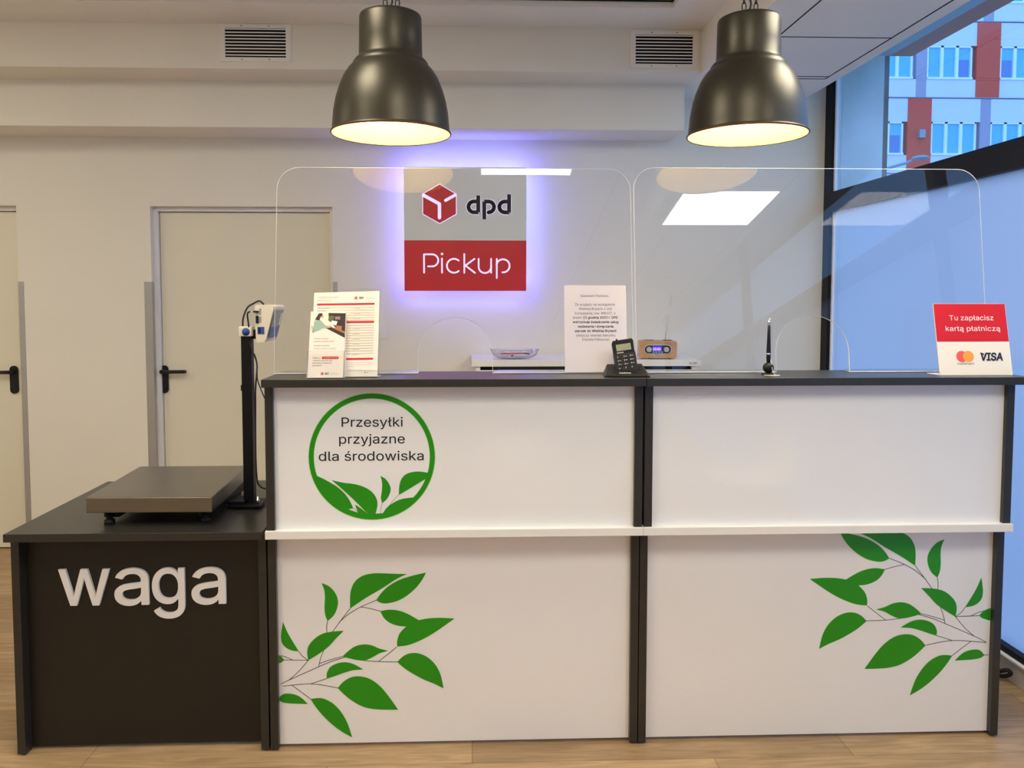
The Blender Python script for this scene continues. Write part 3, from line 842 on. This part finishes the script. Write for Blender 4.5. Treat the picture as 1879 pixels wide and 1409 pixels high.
PL = [('P', [[(972, 905), (972, 765), (1030, 765)] + arc(1033, 811, 46, -90, 90, 14) + [(1002, 857)]]),
      ('i', [[(1107, 797), (1107, 905)], [(1107, 762), (1108, 762)]]),
      ('c', [arc(1197, 852, 53, -48, -312, 24)]),
      ('k', [[(1275, 762), (1275, 906)], [(1352, 799), (1283, 850), (1355, 906)]]),
      ('u', [[(1383, 799), (1383, 860)] + arc(1430, 860, 47, 180, 0, 16) + [(1477, 799)], [(1477, 860), (1477, 905)]]),
      ('p', [[(1520, 799), (1520, 945)], [(1520, 850)] + arc(1567, 852, 50, -172, 96, 24)])]
for ch, ss in PL:
    q = MB()
    for s_ in ss: q.stroke([sg(p) for p in s_], lw if s_[0] != (1107, 762) else lw * 1.4, f, .0012, 'sign_glow')
    q.build('letter', t, label='thin glowing letter %s' % ch)
q = MB(); e = .010
for x0, x1, z0, z1 in ((SX0 + e, SX1 - e, SZ1 - e - .01, SZ1 - e), (SX0 + e, SX1 - e, SZ0 + e, SZ0 + e + .01), (SX0 + e, SX0 + e + .01, SZ0 + e, SZ1 - e), (SX1 - e - .01, SX1 - e, SZ0 + e, SZ1 - e)):
    q.box(x0, x1, SY + .022, SY + .045, z0, z1, 'halo_strip')
q.build('light_strip', t)
MB().box(SX0 + .06, SX1 - .06, SY + .02, YB, SZ0 + .06, SZ1 - .06, 'sign_black').build('backing_box', t)

# ------------------------------------------------------------------ light switch
t = thing('light_switch', 'white light switch on the wall behind the leaflet stand', 'light switch', (-.54, YB, 1.26))
f = front(YB)
MB().prism(rrect(-.578, -.4965, 1.255, 1.342, .006), f, 0, .008, 'door_frame_paint').build('frame', t, .002)
MB().prism(rrect(-.565, -.510, 1.270, 1.328, .003), f, .008, .013, 'door_frame_paint').build('rocker', t, .002)

# ------------------------------------------------------------------ pendant lamps
def lamp(x, y, z, label):
    t = thing('pendant_lamp', label, 'lamp', (x, y, z), 'dark metal pendant lamps')
    outer = [(.186, .000), (.187, .004), (.184, .007), (.1835, .010), (.1815, .03), (.178, .07), (.171, .11), (.161, .145), (.147, .18), (.132, .205), (.121, .217), (.117, .222), (.1165, .227),
             (.110, .236), (.101, .244), (.0985, .252), (.0975, .30), (.0965, .372), (.094, .380), (.088, .383), (.02, .384)]
    outer = [(a, h * .955) for a, h in outer]
    MB().lathe(outer, (x, y, z), 'lamp_shell', 64).build('shade', t)
    MB().lathe([(.1835, .0005), (.1865, -.001), (.1885, .0015), (.1875, .0055), (.1845, .007)], (x, y, z), 'lamp_rim', 64).build('rim', t)
    inner = [(.184, .001), (.181, .012), (.1785, .03), (.175, .07), (.168, .11), (.158, .145), (.144, .18), (.129, .205), (.113, .22), (.09, .24), (.03, .245), (.0005, .245)]
    inner = [(a, h * .955) for a, h in inner]
    MB().lathe(inner, (x, y, z), 'lamp_lining', 64).build('lining', t)
    MB().sphere((x, y, z + .10), .034, 'bulb', 10).build('bulb', t)
    MB().lathe([(.0005, .13), (.018, .13), (.018, .236), (.0005, .236)], (x, y, z), 'ledge_white', 16).build('socket', t)
    MB().lathe([(.018, .366), (.018, .385), (.006, .395), (.0005, .395)], (x, y, z), 'black_plastic', 16).build('cap', t)
    zt = 2.925 - z
    cb = [(x, y, z + .385)]
    n = 16
    for i in range(1, n): cb.append((x + .016 * math.sin(i * 1.9) - .01, y + .012 * math.cos(i * 1.7), z + .385 + (zt - .385) * i / n))
    cb.append((x, y, z + zt))
    MB().tube(crom(cb, 4), .0035, 'black_rubber', 6).build('cord', t)
    q = MB()
    for k, (dx, dy) in enumerate(((-.016, 0), (.022, 0))):
        L = .028; zc = z + .367; i = 0
        while zc < z + zt - .02:
            pts = []
            for j in range(13):
                a = 2 * PI * j / 12; u = .0065 * math.cos(a); v = .014 * math.sin(a)
                pts.append((x + dx + (u if i % 2 else 0), y + dy + (0 if i % 2 else u), zc + .012 + v))
            q.tube(pts, .0018, 'black_metal', 5); zc += .0235; i += 1
    q.build('chain', t)
    MB().lathe([(.0005, -.03), (.05, -.03), (.052, -.002), (.0005, 0)], (x, y, 2.925), 'black_metal', 24).build('ceiling_rose', t)
lamp(-.250, 2.52, 2.009, 'left bell-shaped dark metal pendant lamp, lit, above the left counter unit')
lamp(.878, 2.52, 2.012, 'right bell-shaped dark metal pendant lamp, lit, above the right counter unit')

# ------------------------------------------------------------------ cabinet behind the counter and what stands on it
t = thing('storage_cabinet', 'low white cabinet against the back wall behind the counter', 'cabinet', (.62, 4.42, 0))
CT = 1.1625
MB().box(0, 1.237, 4.20, 4.66, CT - .033, CT, 'ledge_white').build('cabinet_top', t, .001)
MB().box(.02, 1.217, 4.215, 4.66, 0, 1.108, 'ledge_white').build('body', t, .001)
MB().box(.045, 1.19, 4.235, 4.65, 1.108, CT - .033, 'dark_gap').build('recess', t)  # near-black block paints the shade in the gap under the top
for a in (.022, 1.19):
    MB().box(a, a + .025, 4.212, 4.23, 1.108, CT - .033, 'ledge_white').build('corner_block', t)
for i in range(3):
    z1 = 1.10 - i * .36
    d = MB().box(.03, 1.207, 4.196, 4.214, z1 - .352, z1, 'ledge_white').build('drawer', t, .001)
    MB().box(.52, .72, 4.180, 4.196, z1 - .04, z1 - .028, 'aluminium').build('handle', d)
q = MB(); q.text('WUTEN', front(4.20), 1.17, 1.212, CT - .0235, .011, .0006, 'dark_grey_print', bold=.01)
q.build('maker_lettering', t, label='small grey lettering WUTEN')

t = thing('glass_dish', 'clear oval glass dish on the white cabinet, small office things in it', 'dish', (.235, 4.32, CT))
q = MB()
cxx, cyy = .237, 4.33
pr = [(.0005, .002), (.07, .002), (.10, .006), (.125, .022), (.135, .05), (.132, .05), (.121, .024), (.098, .010), (.0005, .006)]
vs = []; n = 32
for r, h in pr:
    for i in range(n):
        a = 2 * PI * i / n; vs.append((cxx + r * math.cos(a), cyy + r * .62 * math.sin(a), CT + h))
fs = [(j * n + i, j * n + (i + 1) % n, (j + 1) * n + (i + 1) % n, (j + 1) * n + i) for j in range(len(pr) - 1) for i in range(n)]
q.add(vs, fs, 'dish_glass', True); q.build('bowl', t)
ringp = [(cxx + .1335 * math.cos(2 * PI * i / 32), cyy + .083 * math.sin(2 * PI * i / 32), CT + .0505) for i in range(33)]
MB().tube(ringp, .0013, 'dish_glass', 6).build('rim', t)
tag(MB().box(.20, .238, 4.275, 4.295, CT + .0115, CT + .027, 'ledge_white').box(.214, .228, 4.2735, 4.276, CT + .015, CT + .023, 'black_plastic').build('small_device', None, .002),
    'small white object with a dark slot at the front of the glass dish', 'device')
tag(MB().tube([(.16, 4.33, CT + .026), (.29, 4.33, CT + .030)], .003, 'red_print').tube([(.29, 4.33, CT + .030), (.32, 4.33, CT + .024)], .0032, 'black_plastic').build('pen'),
    'red pen lying across the glass dish', 'pen')
tag(MB().add([(.145, 4.30, CT + .014), (.30, 4.29, CT + .014), (.295, 4.38, CT + .021), (.15, 4.39, CT + .021)], [(0, 1, 2, 3)], 'paper')
    .add([(.145, 4.30, CT + .013), (.30, 4.29, CT + .013), (.295, 4.38, CT + .020), (.15, 4.39, CT + .020)], [(3, 2, 1, 0)], 'paper')
    .build('card'), 'pale paper card lying flat in the glass dish', 'card')

# radio
RX, RY = 1.0215, 4.31
t = thing('table_radio', 'small wooden radio with blue digital display and raised antenna', 'radio', (RX, RY, CT), rot=(0, 0, -.10))
f = Frame((0, -.055, 0))
MB().prism(rrect(-.100, .100, .005, .100, .012), f, -.115, -.002, 'radio_side').build('body', t, .002, local=True)
MB().prism(rrect(-.099, .099, .006, .099, .011), f, -.002, .003, 'wood_veneer').build('front_panel', t, .001, local=True)
fc = MB().prism(rrect(-.079, .071, .027, .080, .0264), f, .003, .0055, 'silver_plastic')
fc.prism([(-.026, .022), (.012, .022), (.018, .029), (-.032, .029)], f, .003, .0053, 'silver_plastic')
fc.rect(-.022, .008, .0235, .0265, f, .0056, 'dark_grey_print')
fc.prism(rrect(-.074, .066, .032, .075, .0214), f, .0055, .0065, 'black_plastic')
fc = fc.build('control_plate', t, local=True)
for a in (-.052, .042):
    MB().cyl(a, .0535, .0145, f, .0065, .017, 'silver_plastic', 24).build('knob', t, .002, local=True)
MB().rect(-.032, .016, .045, .070, f, .0068, 'radio_display').text('00:80', f, -.030, .012, .0485, .014, .0072, 'radio_digits', bold=.02).build('display', t, local=True)
for a in range(4):
    MB().fbox(f, -.033 + a * .0152, -.033 + a * .0152 + .0105, .037, .0415, .0065, .009, 'silver_plastic').build('button', t, local=True)
for a in (-.075, .065):
    MB().box(a, a + .02, -.045, .04, 0, .006, 'wood_veneer').build('foot', t, local=True)
MB().box(-.072, -.02, -.02, .03, .1, .102, 'black_plastic').box(.03, .078, -.02, .03, .1, .102, 'black_plastic').build('top_grille', t, local=True)
MB().tube([(.045, .02, .1), (.076, .02, .345)], .0012, 'chrome', 6).sphere((.0765, .02, .346), .0022, 'chrome', 6).build('antenna', t, local=True)

# ------------------------------------------------------------------ card terminal in its cradle
t = thing('charging_cradle', 'black charging cradle on the counter top, holding the card terminal', 'cradle', (.503, 2.55, 1.243), rot=(0, 0, -.04))
base = [(-.077, 0), (.074, 0), (.069, .026), (.058, .032), (-.048, .032), (-.074, .013)]
q = MB()
A = [(-.077, -.036, 0), (.076, -.036, 0), (.074, .055, 0), (-.070, .055, 0)]
B = [(-.066, -.034, .008), (.064, -.034, .008), (.058, .045, .038), (-.056, .045, .036)]
q.add(A + B, [(0, 3, 2, 1), (4, 5, 6, 7), (0, 1, 5, 4), (1, 2, 6, 5), (2, 3, 7, 6), (3, 0, 4, 7)], 'black_plastic')
q.build('base', t, .003, local=True)
q = MB()
s1, s2 = Vector((-.0, -.034, .008)), Vector((0, .045, .037))
fv = (s2 - s1).normalized()
fcr = Frame((0, -.0345, .0085), (1, 0, 0), fv)
q.text('Verifone', fcr, -.026, .012, .006, .0075, .0008, 'letter_white', bold=.02); q.build('lettering', t, local=True)

t = thing('card_terminal', 'black handheld card payment terminal with keypad, standing in its cradle', 'card terminal', (.508, 2.545, 1.2585), rot=(-math.radians(17), math.radians(-9), -.10))
f = Frame((0, 0, 0))
sh = [(-.031, 0), (.029, 0), (.034, .006), (.035, .058), (.034, .064), (.033, .066), (.035, .100), (.031, .108), (-.031, .108), (-.036, .100), (-.036, .066), (-.037, .06), (-.036, .006)]
MB().prism(sh, f, -.020, 0, 'black_plastic').build('body', t, .004, local=True)
MB().rect(-.033, .032, .062, .104, f, .0008, 'black_frame').rect(-.024, .024, .071, .093, f, .0012, 'lcd').text('Verifone', f, -.025, -.003, .0635, .0036, .0012, 'letter_white', bold=.02).build('screen', t, local=True)
MB().tube([(-.018, -.0, .106), (-.018, .0, .112)], .003, 'black_plastic').build('antenna_stub', t, local=True)
kp = MB().rect(-.032, .031, .004, .060, f, .0006, 'key_dark').build('keypad', t, local=True)
ks = ['1', '2', '3', '4', '5', '6', '7', '8', '9', 'x', '0', 'o']
for i, ch in enumerate(ks):
    r, c = divmod(i, 3)
    x = -.030 + c * .0205; z = .046 - r * .0125
    q = MB().fbox(f, x, x + .018, z, z + .0095, .0006, .0026, 'black_plastic')
    q.text(ch, f, x + .004, x + .0075, z + .0025, .005, .003, 'letter_white')
    if 0 < i < 9: q.rect(x + .009, x + .015, z + .004, z + .0055, f, .003, 'silver_plastic')
    q.build('key', kp, local=True)

# ------------------------------------------------------------------ chained pen
t = thing('pen_stand', 'black desk pen upright in a black ball holder with a bead chain', 'pen stand', (.982, 2.575, 1.243))
px, py = .982, 2.575
MB().lathe([(.0005, 0), (.022, 0), (.022, .003), (.019, .005), (.008, .0065), (.0005, .0065)], (px, py, 1.243), 'black_plastic', 28).build('base', t)
MB().sphere((px, py, 1.243 + .0235), .0178, 'black_plastic', 14).build('ball', t)
MB().lathe([(.0005, .036), (.0055, .037), (.0072, .060), (.0069, .085), (.0052, .13), (.0042, .176), (.0005, .178)], (px, py, 1.243), 'black_plastic', 16).lathe([(.0071, .066), (.0076, .067), (.0076, .071), (.0071, .072)], (px, py, 1.243), 'chrome', 16).lathe([(.0042, .163), (.0050, .165), (.0048, .183), (.0005, .185)], (px, py, 1.243), 'chrome', 16).build('pen', t)
q = MB()
ch = crom([(px + .002, py, 1.243 + .186), (px + .007, py, 1.243 + .184), (px + .010, py, 1.243 + .16), (px + .011, py, 1.243 + .09), (px + .009, py - .004, 1.243 + .05), (px + .006, py - .019, 1.243 + .02), (px + .012, py - .027, 1.246), (px + .024, py - .030, 1.2445), (px + .020, py - .036, 1.2445), (px - .010, py - .034, 1.2445), (px - .025, py - .030, 1.2445), (px - .012, py - .040, 1.2445), (px + .012, py - .042, 1.2445), (px + .026, py - .036, 1.2445)], 6)
q.tube(ch, .0011, 'silver_plastic', 6); q.build('chain', t)

# ------------------------------------------------------------------ payment sign (bent acrylic)
t = thing('payment_sign', 'leaning red and white counter sign about paying by card', 'sign', (1.653, 2.526, 1.243))
vv = Vector((0, .052, .233)).normalized()
f = Frame((1.532, 2.524, 1.2455), (1, 0, 0), vv)
W_, H_ = .244, .2385
q = MB().prism(rrect(0, W_, 0, H_, .003, 3), f, -.003, 0, 'paper')
q.rect(.001, W_ - .001, .1105, H_ - .001, f, .0004, 'red_print')
q.text('Tu zapłacisz', f, .050, .199, .182, .0165, .0008, 'letter_white'); q.text('kartą płatniczą', f, .034, .218, .146, .0165, .0008, 'letter_white')
q.disc(.079, .061, .0185, f, .0006, 'mc_red', 32); q.disc(.101, .061, .0185, f, .0007, 'mc_orange', 32)
q.text('mastercard', f, .062, .117, .034, .0075, .0008, 'dark_grey_print')
q.text('VISA', f, .142, .216, .048, .024, .0008, 'visa_blue', bold=.03, shear=.15)
q.flat([(.139, .072), (.152, .072), (.156, .062), (.150, .067)], f, .0009, 'visa_blue')
q.build('face', t)
MB().box(1.532, 1.776, 2.524, 2.60, 1.2432, 1.2458, 'acrylic_edge').build('foot', t, .001)

# ------------------------------------------------------------------ leaflet stand with price list and leaflets
t = thing('leaflet_stand', 'clear acrylic leaflet stand on the left end of the counter top', 'leaflet stand', (-.41, 2.53, 1.243))
vv = Vector((0, .08, .2665)).normalized()
f = Frame((-.5195, 2.5235, 1.2455), (1, 0, 0), vv)
MB().prism(rrect(0, .2265, 0, .296, .004, 3), f, -.0085, -.0065, 'acrylic', 'acrylic_edge').build('back_plate', t)
MB().prism([(0, -.001), (.2265, -.001), (.2265, .022), (0, .022)], f, .0006, .0022, 'acrylic', 'acrylic_edge').build('front_lip', t)
MB().box(-.5195, -.293, 2.522, 2.60, 1.2432, 1.2452, 'acrylic').build('foot', t)
pf = Frame((-.5195, 2.4935, 1.2455), (1, 0, 0), vv)
q = MB().prism([(0, 0), (.118, 0), (.118, .088), (0, .088)], pf, .0, .002, 'acrylic', 'acrylic_edge')
q.prism([(0, 0), (.002, 0), (.002, .088), (0, .088)], pf, -.028, 0, 'acrylic', 'acrylic_edge')
q.prism([(.116, 0), (.118, 0), (.118, .088), (.116, .088)], pf, -.028, 0, 'acrylic', 'acrylic_edge')
q.box(-.5195, -.4015, 2.4935, 2.522, 1.2432, 1.2452, 'acrylic').build('leaflet_pocket', t)

# price list, A4
g = Frame((-.5125, 2.5235, 1.247), (1, 0, 0), vv)
q = MB().prism([(0, 0), (.212, 0), (.2115, .285), (.0, .279)], g, -.006, -.0005, 'paper')
q.text('CENNIK KRAJOWY', g, .012, .082, .260, .0062, .0001, 'pink_print'); q.text('DPD PICKUP', g, .012, .058, .249, .0062, .0001, 'pink_print')
cube_logo(q, g, .136, .261, .0048, .0001, 'red_print', 'paper')
q.text('dpd', g, .146, .160, .2585, .008, .0001, 'black_print', bold=.02); q.text('Pickup', g, .170, .197, .258, .006, .0001, 'grey_print')
for z in (.2355, .1745, .0525):
    q.flat([(.011, z), (.197, z + .003), (.197, z + .009), (.011, z + .0065)], g, .0001, 'red_print')
for i in range(22):
    z = .229 - i * .0085
    if abs(z - .178) < .007: continue
    if z < .07: break
    q.flat([(.011, z - .0042), (.197, z - .0012), (.197, z + .0018), (.011, z - .0014)], g, .0001, 'band_print')
    if i % 2 == 0: q.rect(.130, .152, z - .005, z - .0032, g, .00015, 'grey_print')
    if i < 4: q.rect(.012, .052 - (i % 2) * .012, z - .0035, z - .002, g, .00016, 'dark_grey_print')
for z, e in ((.045, .19), (.038, .19), (.032, .14), (.027, .12), (.022, .19)):
    q.rect(.085, e, z, z + .0009, g, .0001, 'grey_print')
cube_logo(q, g, .172, .013, .0022, .0001, 'dark_grey_print', 'paper'); q.text('dpd', g, .177, .183, .0118, .004, .0001, 'dark_grey_print')
tag(q.build('price_list'), 'printed sheet with red bars in the acrylic leaflet stand', 'price list')

# front leaflet (DL) in the pocket
g = Frame((-.5175, 2.4965, 1.247), (1, 0, 0), vv)
LW, LH = .114, .217
q = MB().prism([(0, 0), (LW, 0), (LW - .001, LH - .003), (.0015, LH)], g, -.024, -.004, 'paper')
d = -.0037
pts = [(.0015, .1525), (.0015, LH - .001), (LW - .001, LH - .004), (LW - .001, .1325), (.055, .161)]
pts = [(.0015, .142), (.055, .160), (LW - .001, .129), (LW - .001, LH - .004), (.0015, LH - .001)]
q.flat(pts, g, d, 'photo_light')
q.flat([(.058, .212), (LW - .001, .211), (LW - .001, .150), (.085, .160), (.060, .190)], g, d + .0002, 'photo_dark')
q.flat([(.055, .160), (LW - .001, .1295), (LW - .001, .146), (.083, .158), (.068, .166), (.045, .164)], g, d + .0003, 'photo_dark')
q.flat([(.070, .163), (LW - .001, .143), (LW - .001, .150), (.085, .163)], g, d + .0004, 'photo_wood')
q.flat([(.010, .146), (.030, .154), (.040, .160), (.052, .168), (.030, .192), (.020, .192), (.014, .184)], g, d + .0004, 'photo_teal')
q.flat([(.032, .190), (.030, .175), (.035, .160), (.062, .162), (.064, .167), (.046, .171)], g, d + .0005, 'photo_teal')
q.flat([(.050, .161), (.066, .163), (.070, .170), (.058, .169)], g, d + .0006, 'photo_skin')
q.flat([(.034, .196), (.043, .196), (.042, .205), (.036, .207)], g, d + .0005, 'photo_skin')
q.flat([(.016, .190), (.030, .187), (.033, .198), (.038, .203), (.040, .208), (.035, .2115), (.027, .210), (.023, .203)], g, d + .0006, 'photo_hair')
q.flat([(.058, .188), (.064, .183), (.075, .190), (.078, .200), (.068, .204), (.060, .199)], g, d + .0004, 'photo_green')
q.flat([(.066, .176), (.084, .170), (.088, .184), (.070, .187)], g, d + .0006, 'paper_cool')
q.flat([(.083, .156), (.101, .153), (.103, .168), (.085, .170)], g, d + .0006, 'photo_wood')
q.flat([(.080, .190), (.096, .190), (.096, .200), (.080, .200)], g, d + .0005, 'photo_mauve')
q.stroke([(.006, .168), (.010, .150), (.012, .146)], .0012, g, d + .0005, 'photo_hair'); q.stroke([(.009, .168), (.014, .152)], .0010, g, d + .0005, 'photo_hair')
for body, a, c, z, mm in (('Chcesz wysyłać', .016, .062, .125, 'dark_grey_print'), ('paczki bezpiecznie?', .016, .080, .116, 'red_print'), ('Chcesz korzystać', .016, .066, .102, 'dark_grey_print'),
                          ('w wielu różnych punktach?', .016, .088, .092, 'red_print'), ('Wejdź na', .014, .038, .062, 'black_print'), ('i wybierz dogodny dla', .014, .076, .0535, 'black_print'),
                          ('sposób nadania', .014, .074, .0455, 'black_print'), ('przesyłki!', .014, .044, .0375, 'black_print')):
    q.text(body, g, a, c, z, .0045, d, mm)
q.flat(rrect(.043, .096, .060, .0685, .004), g, d, 'red_print'); q.text('nadaj.dpd.com.pl', g, .047, .092, .0628, .0032, d + .0003, 'letter_white')
cube_logo(q, g, .046, .013, .0042, d, 'red_print', 'paper'); q.text('dpd', g, .054, .066, .0105, .007, d, 'black_print', bold=.02); q.text('Pickup', g, .074, .096, .0105, .005, d, 'grey_print')
tag(q.build('leaflet'), 'stack of narrow leaflets with a photo of a seated woman, in the stand pocket', 'leaflet')

# ------------------------------------------------------------------ platform scale on the weighing desk
t = thing('platform_scale', 'steel platform scale with black column on the low desk', 'scale', (-1.04, 2.8, .755))
q = MB()
pl = [(-1.2495, 2.57), (-.8435, 2.565), (-.862, 3.045), (-1.272, 3.045)]
def slab(q, P, z0, z1, m, e=0):
    q.add([(x, y, z0) for x, y in P] + [(x, y, z1) for x, y in P], [(3, 2, 1, 0), (4, 5, 6, 7), (0, 1, 5, 4), (1, 2, 6, 5), (2, 3, 7, 6), (3, 0, 4, 7)], m)
slab(q, pl, .801, .852, 'steel'); q.build('weighing_plate', t, .003)
q = MB()
for (a, c) in ((-1.215, -1.165), (-.905, -.857)):
    q.box(a, c, 2.62, 3.0, .773, .80, 'black_metal')
q.box(-1.165, -.905, 2.68, 3.0, .776, .80, 'black_metal')  # subframe filled out in black to paint the shadow under the plate
q.box(-.857, -.80, 2.775, 2.86, .768, .782, 'black_metal')
q.build('frame', t, .002)
for a, c in ((-1.195, 2.615), (-.885, 2.625), (-1.20, 2.99), (-.89, 2.99)):
    MB().lathe([(.0005, 0), (.017, 0), (.017, .012), (.011, .014), (.011, .03), (.0005, .03)], (a, c, .755), 'black_rubber', 18).build('foot', t)
MB().box(-.86, -.742, 2.765, 2.87, .760, .770, 'black_metal').build('column_base', t, .002)
MB().lathe([(.0005, .770), (.006, .770), (.006, .785), (.003, .786), (.003, .795), (.0005, .795)], (-.757, 2.79, 0), 'chrome', 10).lathe([(.0005, .755), (.015, .755), (.015, .760), (.0005, .760)], (-.757, 2.79, 0), 'black_rubber', 16).build('levelling_bolt', t)
PX0, PX1, PY0, PY1 = -.811, -.775, 2.805, 2.84
MB().box(PX0, PX1, PY0, PY1, .770, 1.39, 'black_metal').build('column', t, .002)
MB().box(PX0 - .003, PX0, PY0, PY1, 1.17, 1.19, 'black_metal').build('column_clip', t)
cp = MB().box(PX0 - .006, PX1 + .004, PY0 - .006, PY1 + .004, 1.362, 1.397, 'device_white').build('column_cap', t, .003)
MB().lathe([(.0005, -.012), (.006, -.012), (.009, -.009), (.010, -.003), (.014, 0)], (-.791, PY0 - .006, 1.378), 'knob_blue', 12, 'Y').build('knob', cp)
# indicator: the side with the sockets faces the viewer, the display faces right
t2 = t
IX, IY0, IY1 = -.756, 2.79, 2.95
prof = [(0, .128), (.004, .133), (.058, .131), (.066, .126), (.036, .010), (.030, .003), (.008, 0), (.002, .006)]
ifr = Frame((IX, IY0, 1.340))
ind = MB().prism(prof, ifr, -(IY1 - IY0), 0, 'device_white').build('indicator', t, .005)
sv = Vector((.031, 0, .113)).normalized()
qf = Frame((IX + .0385, IY0 + .010, 1.340 + .0115), (0, 1, 0), sv)
MB().rect(.004, .132, .004, .045, qf, .0012, 'device_blue').rect(.004, .132, .045, .106, qf, .0012, 'device_grey').rect(.10, .125, .05, .095, qf, .0018, 'device_white').build('display_panel', ind)
MB().rect(.015, .022, .098, .120, ifr, .0008, 'device_grey').rect(.015, .022, .070, .092, ifr, .0008, 'device_grey').rect(.008, .032, .030, .056, ifr, .0008, 'device_blue').rect(.011, .019, .034, .052, ifr, .0012, 'black_plastic').build('side_label', ind)
MB().prism(rrect(.004, .013, .068, .095, .003), ifr, 0, .006, 'black_plastic').build('data_socket', ind)
MB().prism(rrect(-.004, .014, .106, .112, .002), ifr, 0, .008, 'black_plastic').build('plug', ind)
MB().box(PX1, IX + .012, 2.82, 2.845, 1.352, 1.385, 'black_plastic').build('bracket', t, .002)
MB().tube(crom([(-.806, 2.822, 1.39), (-.805, 2.822, 1.415), (-.792, 2.825, 1.447), (-.765, 2.83, 1.455), (-.745, 2.83, 1.447), (-.735, 2.83, 1.4745)], 6)
          if False else crom([(-.808, 2.822, 1.392), (-.806, 2.822, 1.425), (-.792, 2.826, 1.462), (-.770, 2.83, 1.478), (-.750, 2.83, 1.486), (-.735, 2.83, 1.474)], 6), .0032, 'black_rubber').build('signal_cable', t)
q = MB()
q.tube(crom([(-.772, 2.785, 1.449), (-.782, 2.79, 1.44), (-.781, 2.80, 1.40), (-.780, 2.81, 1.35), (-.777, 2.81, 1.31), (-.768, 2.82, 1.295), (-.760, 2.82, 1.26), (-.765, 2.83, 1.22), (-.772, 2.84, 1.17), (-.776, 2.85, 1.10), (-.778, 2.85, .95), (-.776, 2.85, .86), (-.770, 2.85, .825), (-.75, 2.86, .806), (-.715, 2.88, .804), (-.672, 2.90, .806)], 5), .0028, 'black_rubber')
q.tube(crom([(-.779, 2.80, 1.345), (-.770, 2.80, 1.31), (-.757, 2.80, 1.275), (-.752, 2.79, 1.24), (-.748, 2.78, 1.21), (-.735, 2.77, 1.18), (-.722, 2.76, 1.155), (-.712, 2.76, 1.13), (-.705, 2.77, 1.05), (-.700, 2.78, .90)], 5), .0022, 'black_rubber')
q.build('cable', t)

# ------------------------------------------------------------------ floor cable by the window
q = MB().tube(crom([(2.06, 3.10, .01), (2.045, 3.00, .015), (2.065, 2.955, .035), (2.085, 2.93, .05), (2.09, 2.925, .036), (2.07, 2.95, .018), (2.04, 3.02, .009), (2.03, 3.12, .009)], 6), .008, 'black_rubber')
tag(q.build('power_cable'), 'looped black cable on the floor behind the right end of the counter', 'cable')

# ------------------------------------------------------------------ waiting chairs (seen as soft reflections in the glossy counter panels)
def chair(x, y, rz, lab):
    t = thing('shell_chair', lab, 'chair', (x, y, 0), 'white shell chairs facing the counter', rot=(0, 0, rz))
    rows = []
    prof = [(.22, .44, .19), (.17, .425, .215), (.05, .415, .225), (-.08, .42, .22), (-.16, .45, .215), (-.20, .53, .205), (-.215, .64, .185), (-.225, .73, .155), (-.232, .775, .11)]
    for (yy, zz, hw) in prof:
        r = []
        for i in range(9):
            u = -1 + i / 4
            lift = .05 * abs(u) ** 3 if zz < .5 else 0
            fwd = .07 * abs(u) ** 2.5 if zz >= .5 else 0
            r.append((u * hw, yy + fwd, zz + lift - (.02 * u * u if zz > .7 else 0)))
        rows.append(r)
    q = MB(); vs = [p for r in rows for p in r]
    fs = [(j * 9 + i, j * 9 + i + 1, (j + 1) * 9 + i + 1, (j + 1) * 9 + i) for j in range(len(rows) - 1) for i in range(8)]
    q.add(vs, fs, 'shell_white', True)
    o = q.build('seat_shell', t, local=True)
    md = o.modifiers.new('s', 'SOLIDIFY'); md.thickness = .012
    md = o.modifiers.new('ss', 'SUBSURF'); md.levels = 1; md.render_levels = 2
    for sx in (-1, 1):
        for sy in (-1, 1):
            MB().tube([(sx * .12, sy * .10, .41), (sx * .20, sy * .20, 0)], .013, 'leg_wood', 10).build('leg', t, local=True)
chair(.24, .70, PI, 'white shell chair behind the viewer, left of three mirrored in the counter')
chair(.95, .70, PI, 'white shell chair behind the viewer, middle of three mirrored in the counter')
chair(1.62, .62, PI / 2, 'white shell chair turned sideways behind the viewer, nearest the window')
